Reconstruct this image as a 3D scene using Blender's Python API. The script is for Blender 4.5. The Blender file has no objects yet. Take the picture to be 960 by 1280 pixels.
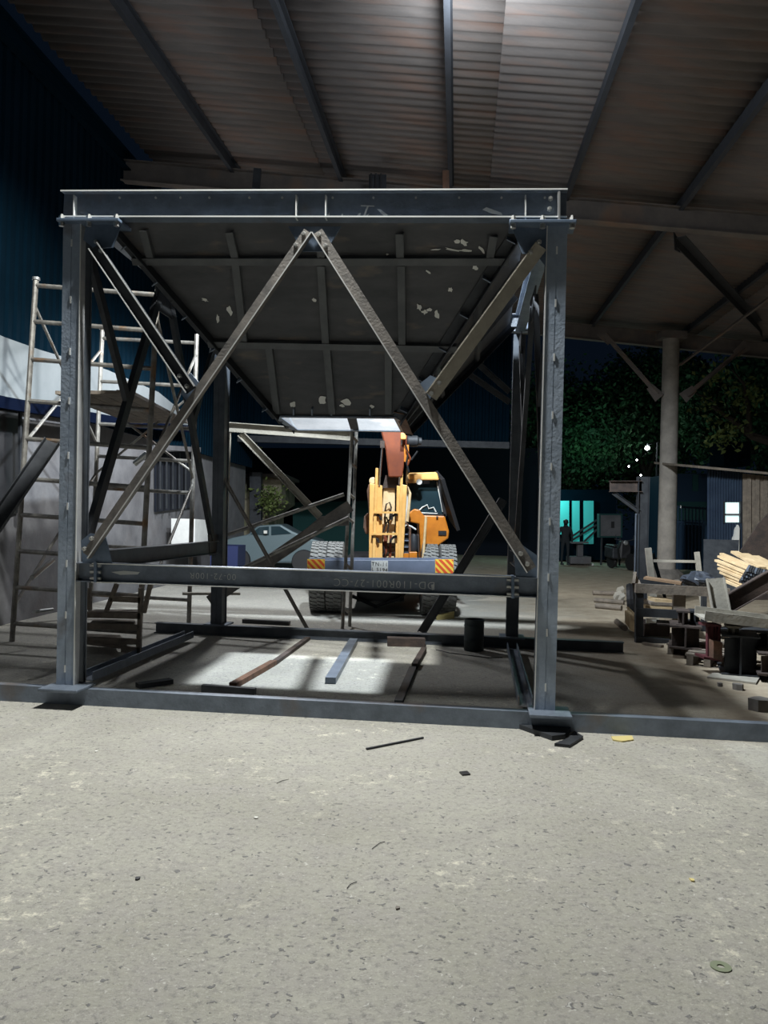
import bpy, math, random
from mathutils import Vector as V
random.seed(7)
sc = bpy.context.scene
col = sc.collection

# ------------------------------------------------------------------ camera
FOC, CAMH, PITCH, ROLL = 1000.0, 1.55, 0.008, 0.0255
c_, s_ = math.cos(ROLL), math.sin(ROLL)
_X = V((1, 0, 0)); _U = V((0, -math.sin(PITCH), math.cos(PITCH))); _W = V((0, math.cos(PITCH), math.sin(PITCH)))
CR = _X * c_ + _U * s_
CT = _X * (-s_) + _U * c_
EYE = V((0, 0, CAMH))
cam_d = bpy.data.cameras.new('camera')
cam = bpy.data.objects.new('camera', cam_d); col.objects.link(cam)
from mathutils import Matrix
m = Matrix((CR, CT, -_W)).transposed().to_4x4(); m.translation = EYE
cam.matrix_world = m
cam_d.sensor_fit = 'VERTICAL'; cam_d.sensor_height = 36; cam_d.sensor_width = 27
cam_d.lens = 36 * FOC / 1280
cam_d.clip_end = 300
sc.camera = cam

# ------------------------------------------------------------------ world, exposure
sc.view_settings.view_transform = 'Standard'; sc.view_settings.look = 'None'
sc.view_settings.gamma = 1; sc.view_settings.use_curve_mapping = False
sc.view_settings.exposure = 0.35
w = bpy.data.worlds.new('night'); sc.world = w; w.use_nodes = True
w.node_tree.nodes['Background'].inputs[0].default_value = (0.03, 0.06, 0.12, 1)
w.node_tree.nodes['Background'].inputs[1].default_value = 0.05

# ------------------------------------------------------------------ lamps
def lamp(name, loc, energy, color, radius=.12, kind='POINT', target=None, size=1.6, blend=.5):
    d = bpy.data.lights.new(name, kind); d.energy = energy; d.color = color; d.shadow_soft_size = radius
    if kind == 'SPOT': d.spot_size = size; d.spot_blend = blend
    o = bpy.data.objects.new(name, d); col.objects.link(o); o.location = loc
    if target is not None:
        o.rotation_euler = (V(target) - V(loc)).to_track_quat('-Z', 'Y').to_euler()
    return o
DOWN = lambda p: (p[0], p[1] + .001, 0)
def bay(name, p, e, e_up, colr, aim=None, cone=168, bl=.25):
    lamp(name, p, e, colr, .14, 'SPOT', aim or DOWN(p), math.radians(cone), bl)
    lamp(name + '_spill', (p[0] + (.5 if p[0] > 0 else 0), p[1], p[2] - .25), e_up, colr, .2)
bay('bay_lamp_front', (-0.8, 5.8, 6.7), 2150, 8, (.97, .985, .95))
bay('bay_lamp_middle', (0.25, 8.3, 6.75), 2900, 90, (.84, .93, 1.0), (0.6, 11.8, 0), 124, .35)
bay('bay_lamp_rear', (-2.3, 14.0, 4.9), 500, 20, (.95, .97, 1.0))
lamp('yard_lamp', (8.3, 33.0, 4.9), 30, (.55, 1.0, .8), .15)
lamp('porch_lamp', (6.6, 30.9, 2.7), 60, (.5, 1.0, .95), .1)

# ------------------------------------------------------------------ picture measurements turned into places
def ray(px, py):
    return CR * (px - 480) + CT * (640 - py) + _W * FOC
def at(px, py, Y):
    d = ray(px, py); return EYE + d * (Y / d.y)
def gnd(px, py, z=0.0):
    d = ray(px, py); return EYE + d * ((z - CAMH) / d.z)
def onpl(px, py, P, n):
    d = ray(px, py); return EYE + d * ((P - EYE).dot(n) / d.dot(n))

# ------------------------------------------------------------------ mesh building
WP = {}
def wpos(o):
    return WP.get(o.name, V((0, 0, 0))) if o else V((0, 0, 0))
def tag(o, label=None, cat=None, group=None, kind=None):
    if label: o['label'] = label
    if cat: o['category'] = cat
    if group: o['group'] = group
    if kind: o['kind'] = kind
    return o
def thing(name, loc, label, cat, group=None):
    o = bpy.data.objects.new(name, None); col.objects.link(o); o.location = loc
    o.empty_display_size = .2
    WP[o.name] = V(loc)
    return tag(o, label, cat, group)
class MB:
    def __init__(s): s.v = []; s.f = []
    def add(s, vs, fs):
        n = len(s.v); s.v += [V(p) for p in vs]; s.f += [tuple(i + n for i in f) for f in fs]; return s
    def prism(s, prof, p0, p1, up=(0, 0, 1), scale1=1.0):
        p0 = V(p0); p1 = V(p1); a = (p1 - p0).normalized(); up = V(up)
        sd = a.cross(up)
        if sd.length < 1e-4: sd = a.cross(V((0, 1, 0)))
        sd.normalize(); u = sd.cross(a).normalized(); n = len(prof)
        vs = [p0 + sd * x + u * y for x, y in prof] + [p1 + sd * x * scale1 + u * y * scale1 for x, y in prof]
        fs = [(i, (i + 1) % n, n + (i + 1) % n, n + i) for i in range(n)]
        fs += [tuple(range(n))[::-1], tuple(range(n, 2 * n))]
        return s.add(vs, fs)
    def bar(s, p0, p1, wd, th, up=(0, 0, 1)):
        return s.prism([(-wd/2, -th/2), (wd/2, -th/2), (wd/2, th/2), (-wd/2, th/2)], p0, p1, up)
    def box(s, lo, hi):
        x0, y0, z0 = lo; x1, y1, z1 = hi
        return s.add([(x0,y0,z0),(x1,y0,z0),(x1,y1,z0),(x0,y1,z0),(x0,y0,z1),(x1,y0,z1),(x1,y1,z1),(x0,y1,z1)],
                     [(3,2,1,0),(4,5,6,7),(0,1,5,4),(1,2,6,5),(2,3,7,6),(3,0,4,7)])
    def obox(s, c, ax, ay, az):      # centre and half-axis vectors
        c = V(c); ax = V(ax); ay = V(ay); az = V(az)
        vs = [c + ax*i + ay*j + az*k for k in (-1, 1) for i, j in ((-1,-1),(1,-1),(1,1),(-1,1))]
        return s.add(vs, [(3,2,1,0),(4,5,6,7),(0,1,5,4),(1,2,6,5),(2,3,7,6),(3,0,4,7)])
    def tube(s, pts, r, n=8):
        pts = [V(p) for p in pts]; rs = r if isinstance(r, (list, tuple)) else [r] * len(pts)
        vs = []; fs = []; ref = None
        for i, p in enumerate(pts):
            a = (pts[min(i+1, len(pts)-1)] - pts[max(i-1, 0)]).normalized()
            if ref is None: ref = V((0,0,1)) if abs(a.z) < .9 else V((1,0,0))
            sd = a.cross(ref).normalized(); u = sd.cross(a).normalized(); ref = u
            for k in range(n):
                t = 2*math.pi*k/n; vs.append(p + sd*math.cos(t)*rs[i] + u*math.sin(t)*rs[i])
        for i in range(len(pts)-1):
            for k in range(n):
                a0 = i*n+k; b0 = i*n+(k+1) % n
                fs.append((a0, b0, b0+n, a0+n))
        fs.append(tuple(range(n))[::-1]); m_ = (len(pts)-1)*n; fs.append(tuple(range(m_, m_+n)))
        return s.add(vs, fs)
    def lathe(s, prof, c, ax=(0,0,1), n=24, capped=True):   # prof: (radius, height)
        c = V(c); ax = V(ax).normalized(); r0 = V((1,0,0)) if abs(ax.x) < .9 else V((0,1,0))
        sd = ax.cross(r0).normalized(); u = sd.cross(ax).normalized(); vs = []; fs = []
        for r, h in prof:
            for k in range(n):
                t = 2*math.pi*k/n; vs.append(c + ax*h + sd*math.cos(t)*r + u*math.sin(t)*r)
        for i in range(len(prof)-1):
            for k in range(n): fs.append((i*n+k, i*n+(k+1) % n, (i+1)*n+(k+1) % n, (i+1)*n+k))
        if capped:
            fs.append(tuple(range(n))[::-1]); m_ = (len(prof)-1)*n; fs.append(tuple(range(m_, m_+n)))
        return s.add(vs, fs)
    def poly(s, pts, off):           # polygon extruded by vector off
        pts = [V(p) for p in pts]; off = V(off); n = len(pts)
        return s.add(pts + [p + off for p in pts],
                     [(i, (i+1) % n, n+(i+1) % n, n+i) for i in range(n)] + [tuple(range(n))[::-1], tuple(range(n, 2*n))])
    def build(s, name, mt, parent=None, smooth=False, bevel=0, kind=None, label=None):
        me = bpy.data.meshes.new(name); b = wpos(parent)
        me.from_pydata([tuple(p - b) for p in s.v], [], s.f)
        import bmesh
        bm = bmesh.new(); bm.from_mesh(me); bmesh.ops.recalc_face_normals(bm, faces=bm.faces); bm.to_mesh(me); bm.free()
        me.materials.append(mt)
        if smooth:
            for p in me.polygons: p.use_smooth = True
        o = bpy.data.objects.new(name, me); col.objects.link(o)
        if parent: o.parent = parent
        WP[o.name] = b
        if bevel:
            md = o.modifiers.new('bevel', 'BEVEL'); md.width = bevel; md.segments = 2; md.limit_method = 'ANGLE'
        if smooth:
            md = o.modifiers.new('edges', 'EDGE_SPLIT'); md.split_angle = .7
        if kind: o['kind'] = kind
        if label: o['label'] = label
        return o
def copy_at(o, loc, parent=None, rot=None):
    c = o.copy(); col.objects.link(c); c.location = loc
    if parent: c.parent = parent
    if rot is not None: c.rotation_euler = rot
    return c
def prof_i(h, b, tf=.009, tw=.007):     # web stands along profile y, flanges along x
    return [(-b/2,-h/2),(b/2,-h/2),(b/2,-h/2+tf),(tw/2,-h/2+tf),(tw/2,h/2-tf),(b/2,h/2-tf),(b/2,h/2),(-b/2,h/2),(-b/2,h/2-tf),(-tw/2,h/2-tf),(-tw/2,-h/2+tf),(-b/2,-h/2+tf)]
def prof_c(wd, fl, t=.007):             # channel, web along x at y=0, flanges rise along +y
    return [(-wd/2,0),(wd/2,0),(wd/2,fl),(wd/2-t,fl),(wd/2-t,t),(-wd/2+t,t),(-wd/2+t,fl),(-wd/2,fl)]
def prof_l(a, b, t=.008, side=1):       # angle
    p = [(-a/2,0),(a/2,0),(a/2,t),(-a/2+t,t),(-a/2+t,b),(-a/2,b)]
    return p if side > 0 else [(-x, y) for x, y in p][::-1]

# ------------------------------------------------------------------ materials
def mat(name, base, rough=.6, metal=0.0, var=None, scale=8.0, bump=0.0, bscale=30.0, stretch=(1,1,1), emit=None, estr=0, extra=None, alpha=1):
    mt = bpy.data.materials.new(name); mt.use_nodes = True; nt = mt.node_tree; N = nt.nodes; L = nt.links
    b = N['Principled BSDF']; b.inputs['Roughness'].default_value = rough; b.inputs['Metallic'].default_value = metal
    b.inputs['Base Color'].default_value = (*base, 1)
    tc = N.new('ShaderNodeTexCoord'); mp = N.new('ShaderNodeMapping'); mp.inputs['Scale'].default_value = stretch
    L.new(tc.outputs['Object'], mp.inputs['Vector'])
    if var:
        n1 = N.new('ShaderNodeTexNoise'); n1.inputs['Scale'].default_value = scale; n1.inputs['Detail'].default_value = 6; n1.inputs['Roughness'].default_value = .65
        L.new(mp.outputs[0], n1.inputs['Vector'])
        rp = N.new('ShaderNodeValToRGB'); rp.color_ramp.elements[0].position = .35; rp.color_ramp.elements[1].position = .68
        rp.color_ramp.elements[0].color = (*var, 1); rp.color_ramp.elements[1].color = (*base, 1)
        L.new(n1.outputs['Fac'], rp.inputs['Fac']); last = rp.outputs[0]
        if extra:
            for colr, sc_, lo, hi in extra:
                n2 = N.new('ShaderNodeTexNoise'); n2.inputs['Scale'].default_value = sc_; n2.inputs['Detail'].default_value = 5
                L.new(mp.outputs[0], n2.inputs['Vector'])
                r2 = N.new('ShaderNodeMapRange'); r2.inputs[1].default_value = lo; r2.inputs[2].default_value = hi
                L.new(n2.outputs['Fac'], r2.inputs[0])
                mx = N.new('ShaderNodeMix'); mx.data_type = 'RGBA'; mx.inputs[7].default_value = (*colr, 1)
                L.new(r2.outputs[0], mx.inputs[0]); L.new(last, mx.inputs[6]); last = mx.outputs[2]
        L.new(last, b.inputs['Base Color'])
    if bump:
        n3 = N.new('ShaderNodeTexNoise'); n3.inputs['Scale'].default_value = bscale; n3.inputs['Detail'].default_value = 5
        L.new(mp.outputs[0], n3.inputs['Vector'])
        bp = N.new('ShaderNodeBump'); bp.inputs['Strength'].default_value = bump; bp.inputs['Distance'].default_value = .02
        L.new(n3.outputs['Fac'], bp.inputs['Height']); L.new(bp.outputs[0], b.inputs['Normal'])
    if emit:
        b.inputs['Emission Color'].default_value = (*emit, 1); b.inputs['Emission Strength'].default_value = estr
    return mt
M = {}
M['steel'] = mat('mill_scale_steel', (.20, .24, .30), .42, .35, (.12, .145, .185), 5, .15, 40, extra=[((.16,.12,.09), 2.2, .62, .8)])
M['plate'] = mat('hopper_plate', (.095, .095, .10), .65, .3, (.055, .058, .063), 1.6, .1, 20, (1,1,4), extra=[((.17,.14,.11), 3, .6, .8)])
M['brace'] = mat('brace_steel', (.24, .22, .20), .55, .4, (.13, .125, .12), 7, .15, 50)
M['bright'] = mat('ground_steel', (.55, .56, .56), .35, .8)
M['bolt'] = mat('zinc_bolt', (.62, .62, .6), .35, .85)
M['gusset'] = mat('gusset_steel', (.17, .22, .30), .5, .5, (.10, .14, .2), 6)
M['rust'] = mat('rusty_steel', (.20, .10, .06), .8, .2, (.09, .055, .04), 9, .3, 60)
M['rustdark'] = mat('dark_rusty_steel', (.085, .06, .05), .8, .2, (.04, .032, .03), 9, .3, 60)
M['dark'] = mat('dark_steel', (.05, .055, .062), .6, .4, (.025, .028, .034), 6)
M['pipe'] = mat('scaffold_pipe', (.34, .33, .30), .5, .45, (.16, .15, .14), 9, extra=[((.25,.15,.08), 4, .6, .75)])
M['paint'] = mat('white_marker_paint', (.72, .72, .68), .8)
M['chalk'] = mat('chalk_writing', (.5, .52, .52), .9)
M['yellow'] = mat('crane_yellow', (.86, .50, .17), .5, 0, (.70, .38, .10), 5)
M['orange'] = mat('crane_orange', (.66, .23, .02), .4, 0, (.50, .16, .015), 5)
M['red'] = mat('shaded_boom_red', (.22, .045, .008), .6, 0, (.15, .03, .008), 6)  # upper boom's shade is put into this dark red; link arms share it
M['cream'] = mat('crane_cream', (.80, .62, .38), .5, 0, (.6, .42, .2), 6)
M['rubber'] = mat('tyre_rubber', (.26, .26, .25), .95, 0, (.16, .16, .155), 12)
M['greypaint'] = mat('bumper_grey_paint', (.16, .19, .27), .45, 0, (.12, .15, .21), 4)
M['black'] = mat('black_paint', (.015, .015, .017), .5)
M['chrome'] = mat('chrome_rod', (.75, .77, .8), .18, 1)
M['glass'] = mat('cab_glass', (.02, .04, .05), .08, .0)
M['white'] = mat('white_paint', (.75, .76, .74), .6, 0, (.6, .61, .6), 4)
M['plaster'] = mat('grey_plaster_wall', (.17, .17, .178), .9, 0, (.10, .10, .108), 1.8, .25, 14, extra=[((.10,.09,.09), 1.1, .55, .8)])
M['whitewall'] = mat('white_sheet_wall', (.19, .21, .22), .8, 0, (.155, .175, .185), 2)
M['navy'] = mat('navy_cladding', (.0016, .0095, .018), 1, .0, (.0011, .007, .0135), 1.2)
M['navy'].node_tree.nodes['Principled BSDF'].inputs['Specular IOR Level'].default_value = .04
M['bluestrip'] = mat('dark_blue_paint', (.0015, .004, .014), 1)
M['bluestrip'].node_tree.nodes['Principled BSDF'].inputs['Specular IOR Level'].default_value = .04
M['roof'] = mat('corrugated_roof_sheet', (.165, .14, .128), .7, 0, (.115, .103, .098), 1.1, .15, 25, (1, 6, 1), extra=[((.20,.12,.09), .7, .5, .75)])
M['purlin'] = mat('purlin_paint', (.038, .042, .052), .8, 0, (.025, .028, .035), 3)
M['rafter'] = mat('rafter_paint', (.17, .145, .13), .8, 0, (.11, .097, .09), 3, extra=[((.20,.12,.08), 1.5, .55, .75)])
M['concrete_col'] = mat('old_concrete_column', (.34, .31, .27), .9, 0, (.22, .20, .18), 3, .3, 20, extra=[((.10,.09,.08), .8, .58, .8)])
M['wood'] = mat('raw_timber', (.60, .46, .28), .8, 0, (.44, .32, .18), 6, .2, 40, (1, 1, 1))
M['oldwood'] = mat('weathered_timber', (.24, .20, .16), .9, 0, (.13, .11, .09), 7, .3, 40)
M['board'] = mat('brown_board', (.30, .19, .11), .85, 0, (.2, .13, .08), 5)
M['palebeam'] = mat('dusty_pale_steel', (.42, .39, .33), .8, .1, (.29, .27, .23), 5, .2, 30)
M['plastic'] = mat('black_polythene', (.06, .07, .09), .22, 0, None)
M['drum'] = mat('dark_drum_paint', (.035, .05, .055), .45, .2, (.02, .03, .035), 6)
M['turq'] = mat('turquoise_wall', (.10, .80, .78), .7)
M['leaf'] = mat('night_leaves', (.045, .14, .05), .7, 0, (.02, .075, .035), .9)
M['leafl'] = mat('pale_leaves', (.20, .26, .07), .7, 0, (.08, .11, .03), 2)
M['bark'] = mat('tree_bark', (.05, .04, .03), .9)
M['gate'] = mat('blue_gate_paint', (.006, .03, .065), .7)
M['shack'] = mat('shack_sheet', (.05, .08, .13), .5, .3, (.03, .05, .09), 3)
M['lit'] = mat('lit_window', (.8, .9, .9), .5, emit=(.6, .85, .85), estr=.75)
M['bulb'] = mat('lamp_bulb', (1, 1, 1), .5, emit=(.9, 1, .95), estr=30)
M['car'] = mat('car_paint', (.13, .18, .20), .35, .2)
M['cloth'] = mat('dark_clothes', (.02, .025, .03), .9)
M['skin'] = mat('skin', (.25, .14, .09), .6)
M['bluebox'] = mat('blue_container_paint', (.004, .012, .07), .7)
M['stone'] = mat('grey_stone', (.20, .18, .16), .95, 0, (.12, .11, .1), 4, .5, 8)
M['redpaint'] = mat('maroon_paint', (.10, .022, .028), .7)
M['teal'] = mat('dark_teal_wall', (.012, .06, .058), .9)  # dark teal colour, even all over; also on cabinet and window
M['edge'] = mat('lit_edge_and_weld', (.66, .67, .66), .4, .25)  # pale tone imitates lamplight along the steel edges; weld beads share it
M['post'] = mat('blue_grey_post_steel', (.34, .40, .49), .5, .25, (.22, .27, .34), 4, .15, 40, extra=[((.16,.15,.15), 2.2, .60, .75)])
M['stiff'] = mat('stiffener_plate', (.115, .12, .125), .6, .2, (.075, .08, .085), 4)
M['dusty'] = mat('lit_post_side', (.40, .41, .42), .5, .3, (.28, .29, .31), 4)  # lamplight on the posts' inner sides is put into this tone
M['flatnavy'] = mat('unlit_navy_wall', (.0015, .004, .012), 1)
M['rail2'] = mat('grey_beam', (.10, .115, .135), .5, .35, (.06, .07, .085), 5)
M['chip'] = mat('yellow_scrap', (.62, .52, .22), .8)
M['signy'] = mat('reflector_yellow', (.9, .62, .08), .5)
M['signr'] = mat('reflector_red', (.75, .10, .03), .5)

def floor_mat():
    mt = bpy.data.materials.new('worn_concrete_floor'); mt.use_nodes = True; nt = mt.node_tree; N = nt.nodes; L = nt.links
    b = N['Principled BSDF']; b.inputs['Roughness'].default_value = .85
    tc = N.new('ShaderNodeTexCoord')
    def noise(sc_, det=6, ro=.6, vec=None):
        n = N.new('ShaderNodeTexNoise'); n.inputs['Scale'].default_value = sc_; n.inputs['Detail'].default_value = det; n.inputs['Roughness'].default_value = ro
        L.new(vec or tc.outputs['Object'], n.inputs['Vector']); return n.outputs['Fac']
    def rng(src, a, b_, c=0, d=1):
        r = N.new('ShaderNodeMapRange'); r.inputs[1].default_value = a; r.inputs[2].default_value = b_; r.inputs[3].default_value = c; r.inputs[4].default_value = d
        L.new(src, r.inputs[0]); return r.outputs[0]
    def mix(fac, c0, c1):
        x = N.new('ShaderNodeMix'); x.data_type = 'RGBA'; L.new(fac, x.inputs[0])
        for i, c in ((6, c0), (7, c1)):
            if isinstance(c, tuple): x.inputs[i].default_value = (*c, 1)
            else: L.new(c, x.inputs[i])
        return x.outputs[2]
    def mul(a, b_):
        x = N.new('ShaderNodeMath'); x.operation = 'MULTIPLY'; L.new(a, x.inputs[0])
        if isinstance(b_, float): x.inputs[1].default_value = b_
        else: L.new(b_, x.inputs[1])
        return x.outputs[0]
    c = mix(rng(noise(.7), .35, .68), (.33, .32, .275), (.45, .44, .385))
    c = mix(rng(noise(5, 8, .75), .42, .64), c, (.36, .345, .315))
    c = mix(mul(rng(noise(28, 6, .8), .50, .66), .85), c, (.20, .195, .185))
    c = mix(mul(rng(noise(60, 5, .8), .54, .66), .6), c, (.60, .58, .53))        # pitted aggregate
    vo = N.new('ShaderNodeTexVoronoi'); vo.inputs['Scale'].default_value = 34; vo.inputs['Randomness'].default_value = 1
    wv = N.new('ShaderNodeTexNoise'); wv.inputs['Scale'].default_value = 30; L.new(tc.outputs['Object'], wv.inputs['Vector'])
    wa = N.new('ShaderNodeMix'); wa.data_type = 'RGBA'; wa.blend_type = 'LINEAR_LIGHT'; wa.inputs[0].default_value = .035
    L.new(tc.outputs['Object'], wa.inputs[6]); L.new(wv.outputs['Color'], wa.inputs[7]); L.new(wa.outputs[2], vo.inputs['Vector'])
    sp = N.new('ShaderNodeSeparateColor'); L.new(vo.outputs['Color'], sp.inputs[0])
    chip = mul(rng(vo.outputs['Distance'], .38, .26), rng(sp.outputs[0], .86, .88))
    c = mix(mul(chip, .8), c, (.15, .15, .155))
    chip2 = mul(rng(vo.outputs['Distance'], .24, .18), rng(sp.outputs[1], .90, .92))
    c = mix(mul(chip2, .7), c, (.62, .61, .57))
    # pale worn patches
    pale = mul(rng(noise(.8, 3), .50, .60), rng(noise(9, 9, .85), .54, .60))
    c = mix(mul(pale, .85), c, (.70, .67, .56))
    # brown earth away to the right and the back
    sx = N.new('ShaderNodeSeparateXYZ'); L.new(tc.outputs['Object'], sx.inputs[0])
    ad = N.new('ShaderNodeMath'); ad.operation = 'ADD'; L.new(sx.outputs[0], ad.inputs[0])
    L.new(rng(noise(.8, 6), 0, 1, -1.2, 1.2), ad.inputs[1])
    side = mul(rng(ad.outputs[0], 1.6, 3.4), rng(sx.outputs[1], 5.6, 6.4))
    c = mix(side, c, mix(rng(noise(3, 8, .7), .35, .65), (.30, .24, .17), (.45, .38, .28)))
    L.new(c, b.inputs['Base Color'])
    bp = N.new('ShaderNodeBump'); bp.inputs['Strength'].default_value = .8; bp.inputs['Distance'].default_value = .016
    h = N.new('ShaderNodeMath'); h.operation = 'ADD'; L.new(noise(26, 9, .75), h.inputs[0]); L.new(mul(chip, .35), h.inputs[1])
    L.new(h.outputs[0], bp.inputs['Height']); L.new(bp.outputs[0], b.inputs['Normal'])
    return mt
M['floor'] = floor_mat()

# ================================================================== THE SETTING
fl = MB(); nx, ny = 40, 60
X0, X1, Y0, Y1 = -25, 32, -8, 60
fl.add([(X0, Y0, 0), (X1, Y0, 0), (X1, Y1, 0), (X0, Y1, 0), (X0, Y0, -.2), (X1, Y0, -.2), (X1, Y1, -.2), (X0, Y1, -.2)],
       [(0,1,2,3), (7,6,5,4), (0,4,5,1), (1,5,6,2), (2,6,7,3), (3,7,4,0)])
tag(fl.build('floor', M['floor']), 'worn pale grey concrete yard floor turning to brown earth on the right', kind='structure')

# roof: a single slope falling to the right
RA, RB, RC = 6.91, -.098, .03
def rz(x, y): return RA + RB * x + RC * y
RN = V((-RB, -RC, 1)).normalized()
RP = V((0, 0, RA))
VD = V((.097, 1, .03 - .098 * .097)).normalized()      # along the purlins
UD = V((1, -.10, RB + .03 * -.10)).normalized()        # down the slope
ceil = bpy.data.objects.new('ceiling', None); col.objects.link(ceil); tag(ceil, 'underside of a corrugated shed roof sloping down to the right', kind='structure')
# one corrugated sheet, 1.0 m across (five waves) and 3.1 m long, copied over the roof
sh = MB(); W5 = 5; SEG = 6; Lx = 3.12; th = .008
vs = []; n = W5 * SEG + 1
for k in (0, 1):
    for i in range(n + 2):
        y = i / SEG * .2; zz = .028 * math.sin(i / SEG * 2 * math.pi)
        vs += [UD * (Lx * k) + VD * y + RN * zz]
nn = n + 2
sh.add(vs, [(i, i + 1, nn + i + 1, nn + i) for i in range(nn - 1)])
sheet = sh.build('roof_sheet', M['roof'], ceil, smooth=True); sheet.modifiers.clear()
md = sheet.modifiers.new('thick', 'SOLIDIFY'); md.thickness = .006
org = V((-5.95, -3.0, rz(-5.95, -3.0) + .075))
first = True
for j in range(27):
    for i in range(6):
        jit = random.uniform(-.006, .006)
        p = org + UD * (i * 3.0) + VD * (j * 1.0) + RN * (.012 * (i % 2) + .006 * (j % 2) + jit)
        if first: sheet.location = p; first = False
        else: copy_at(sheet, p, ceil)
# purlins
def roofpt(px, py): return onpl(px, py, RP, RN)
def purlin(a, b, k):
    A = roofpt(*a); B = roofpt(*b); d = (B - A).normalized()
    tA = (A.y + 3.0) / d.y; tB = (22.3 - A.y) / d.y
    m_ = MB().prism(prof_c(.20, .07, .012), A - d * tA - RN * .06, A + d * tB - RN * .06, up=UD)
    return m_.build('purlin', M['purlin'], ceil)
for k, (a, b) in enumerate((((150, 0), (290, 205)), ((345, 0), (427, 220)), ((557, 0), (562, 235)), ((790, 0), (707, 238)), ((960, 100), (852, 248)))):
    purlin(a, b, k)
A4 = roofpt(960, 100)
for off in (2.4, 4.6):     # beyond the frame on the right
    a = A4 + UD * off
    MB().prism(prof_c(.17, .07, .012), a - VD * (a.y + 3), a + VD * (22.3 - a.y), up=UD).build('purlin', M['purlin'], ceil)
# ridge strip along the left wall
MB().prism(prof_c(.3, .12, .02), (-5.62 - .192 + .05, -3, rz(-5.7, -3) - .14), (-5.62 + .064 * 24 + .05, 24, rz(-4.1, 24) - .14), up=(1, 0, 0)).build('eave_trim', M['navy'], ceil)
# rafters: tapered I beams lying under the purlins
def rafter(y_at0, slope, h, x0, x1, m_, name='rafter', drop=.12):
    P0 = V((x0, y_at0 + slope * x0, 0)); P1 = V((x1, y_at0 + slope * x1, 0))
    P0.z = rz(P0.x, P0.y) - drop - h / 2; P1.z = rz(P1.x, P1.y) - drop - h / 2
    return MB().prism(prof_i(h, .2, .016, .012), P0, P1, up=RN).build(name, m_, ceil)
rafter(13.45, -.10, .36, -4.85, 14, M['rafter'])
rafter(22.1, -.10, .40, -4.2, 14, M['rafter'])
rafter(4.9, -.10, .36, -5.3, 14, M['rafter'])
# brown box hung behind the rafter and the pulley box on it
# left wall: navy ribbed cladding above, plaster below
def LW(y): return -5.62 + .064 * y
wl = bpy.data.objects.new('wall_left', None); col.objects.link(wl); tag(wl, 'left side of the shed, navy ribbed cladding above a plastered base', kind='structure')
for i in range(26):
    y0 = -3 + i * 1.05; y1 = y0 + 1.06; mbx = MB(); zt = rz(LW(y0), y0) + .05
    prof = []
    for k in range(5):
        t = k / 5; a = y0 + (y1 - y0) * t; b_ = (y1 - y0) / 5
        prof += [(a, 0), (a + b_*.35, 0), (a + b_*.45, .035), (a + b_*.85, .035)]
    prof.append((y1, 0))
    vv = []
    for a, o_ in prof: vv += [(LW(a) + o_, a, 2.98), (LW(a) + o_, a, zt)]
    mbx.add(vv, [(2*k, 2*k+2, 2*k+3, 2*k+1) for k in range(len(prof)-1)])
    o = mbx.build('cladding_panel', M['navy'], wl); md = o.modifiers.new('t', 'SOLIDIFY'); md.thickness = .01
mb_ = MB(); mb_.poly([(LW(-3) - .1, -3, 0), (LW(24) - .1, 24, 0), (LW(24) - .1, 24, 3.0), (LW(-3) - .1, -3, 3.0)], (-.2, 0, 0)); mb_.build('lower_wall', M['plaster'], wl)
# back wall: navy cladding, left of the open bay
wb = bpy.data.objects.new('wall_back', None); col.objects.link(wb); tag(wb, 'dark navy cladding closing the rear of the shed', kind='structure')
xa = LW(22.5)
xb = at(636, 560, 22.5).x
npn = 8
for i in range(npn):
    a = xa + (xb - xa) * i / npn; b_ = xa + (xb - xa) * (i + 1) / npn; y = 22.5; vv = []; prof = []
    for k in range(5):
        s0 = a + (b_ - a) * k / 5; q = (b_ - a) / 5
        prof += [(s0, 0), (s0 + q*.35, 0), (s0 + q*.45, .04), (s0 + q*.85, .04)]
    prof.append((b_, 0))
    for s0, o_ in prof: vv += [(s0, y - o_, 3.75), (s0, y - o_, rz(s0, y) + .1)]
    o = MB().add(vv, [(2*k, 2*k+2, 2*k+3, 2*k+1) for k in range(len(prof)-1)]).build('cladding_panel', M['navy'], wb)
    md = o.modifiers.new('t', 'SOLIDIFY'); md.thickness = .01
MB().box((xa, 22.42, 3.6), (xb, 22.6, 3.78)).build('girt', M['dark'], wb)
# ================================================================== THE STEEL FRAME
FL = gnd(81, 860, .13); FR = gnd(681, 892, .13)
uv = (FR - FL); uv.z = 0; FW = uv.length; uv.normalize(); vv_ = V((-uv.y, uv.x, 0)); UPZ = V((0, 0, 1))
def front(px, py, off=0.0): return onpl(px, py, FL + vv_ * off, vv_)
def Fp(u, v, z): return V((FL.x, FL.y, 0)) + uv * u + vv_ * v + UPZ * z
frame = thing('support_tower', Fp(FW/2, 2, 0), 'tall bolted dark steel support frame with four posts and cross braces around the hopper', 'support tower')
TL_ = front(90, 277); TR_ = front(697, 277)
RLf = gnd(270, 781, .13); RRf = gnd(640, 797, .13)
ZT = (TL_.z + TR_.z) / 2
RLt = RLf + (TL_ - FL); RRt = RRf + (TR_ - FR)
RLt.z = RRt.z = ZT + .02
mBead = MB().obox((0, 0, 0), uv * .006, vv_ * .005, UPZ * .028)
bead = None
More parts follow.
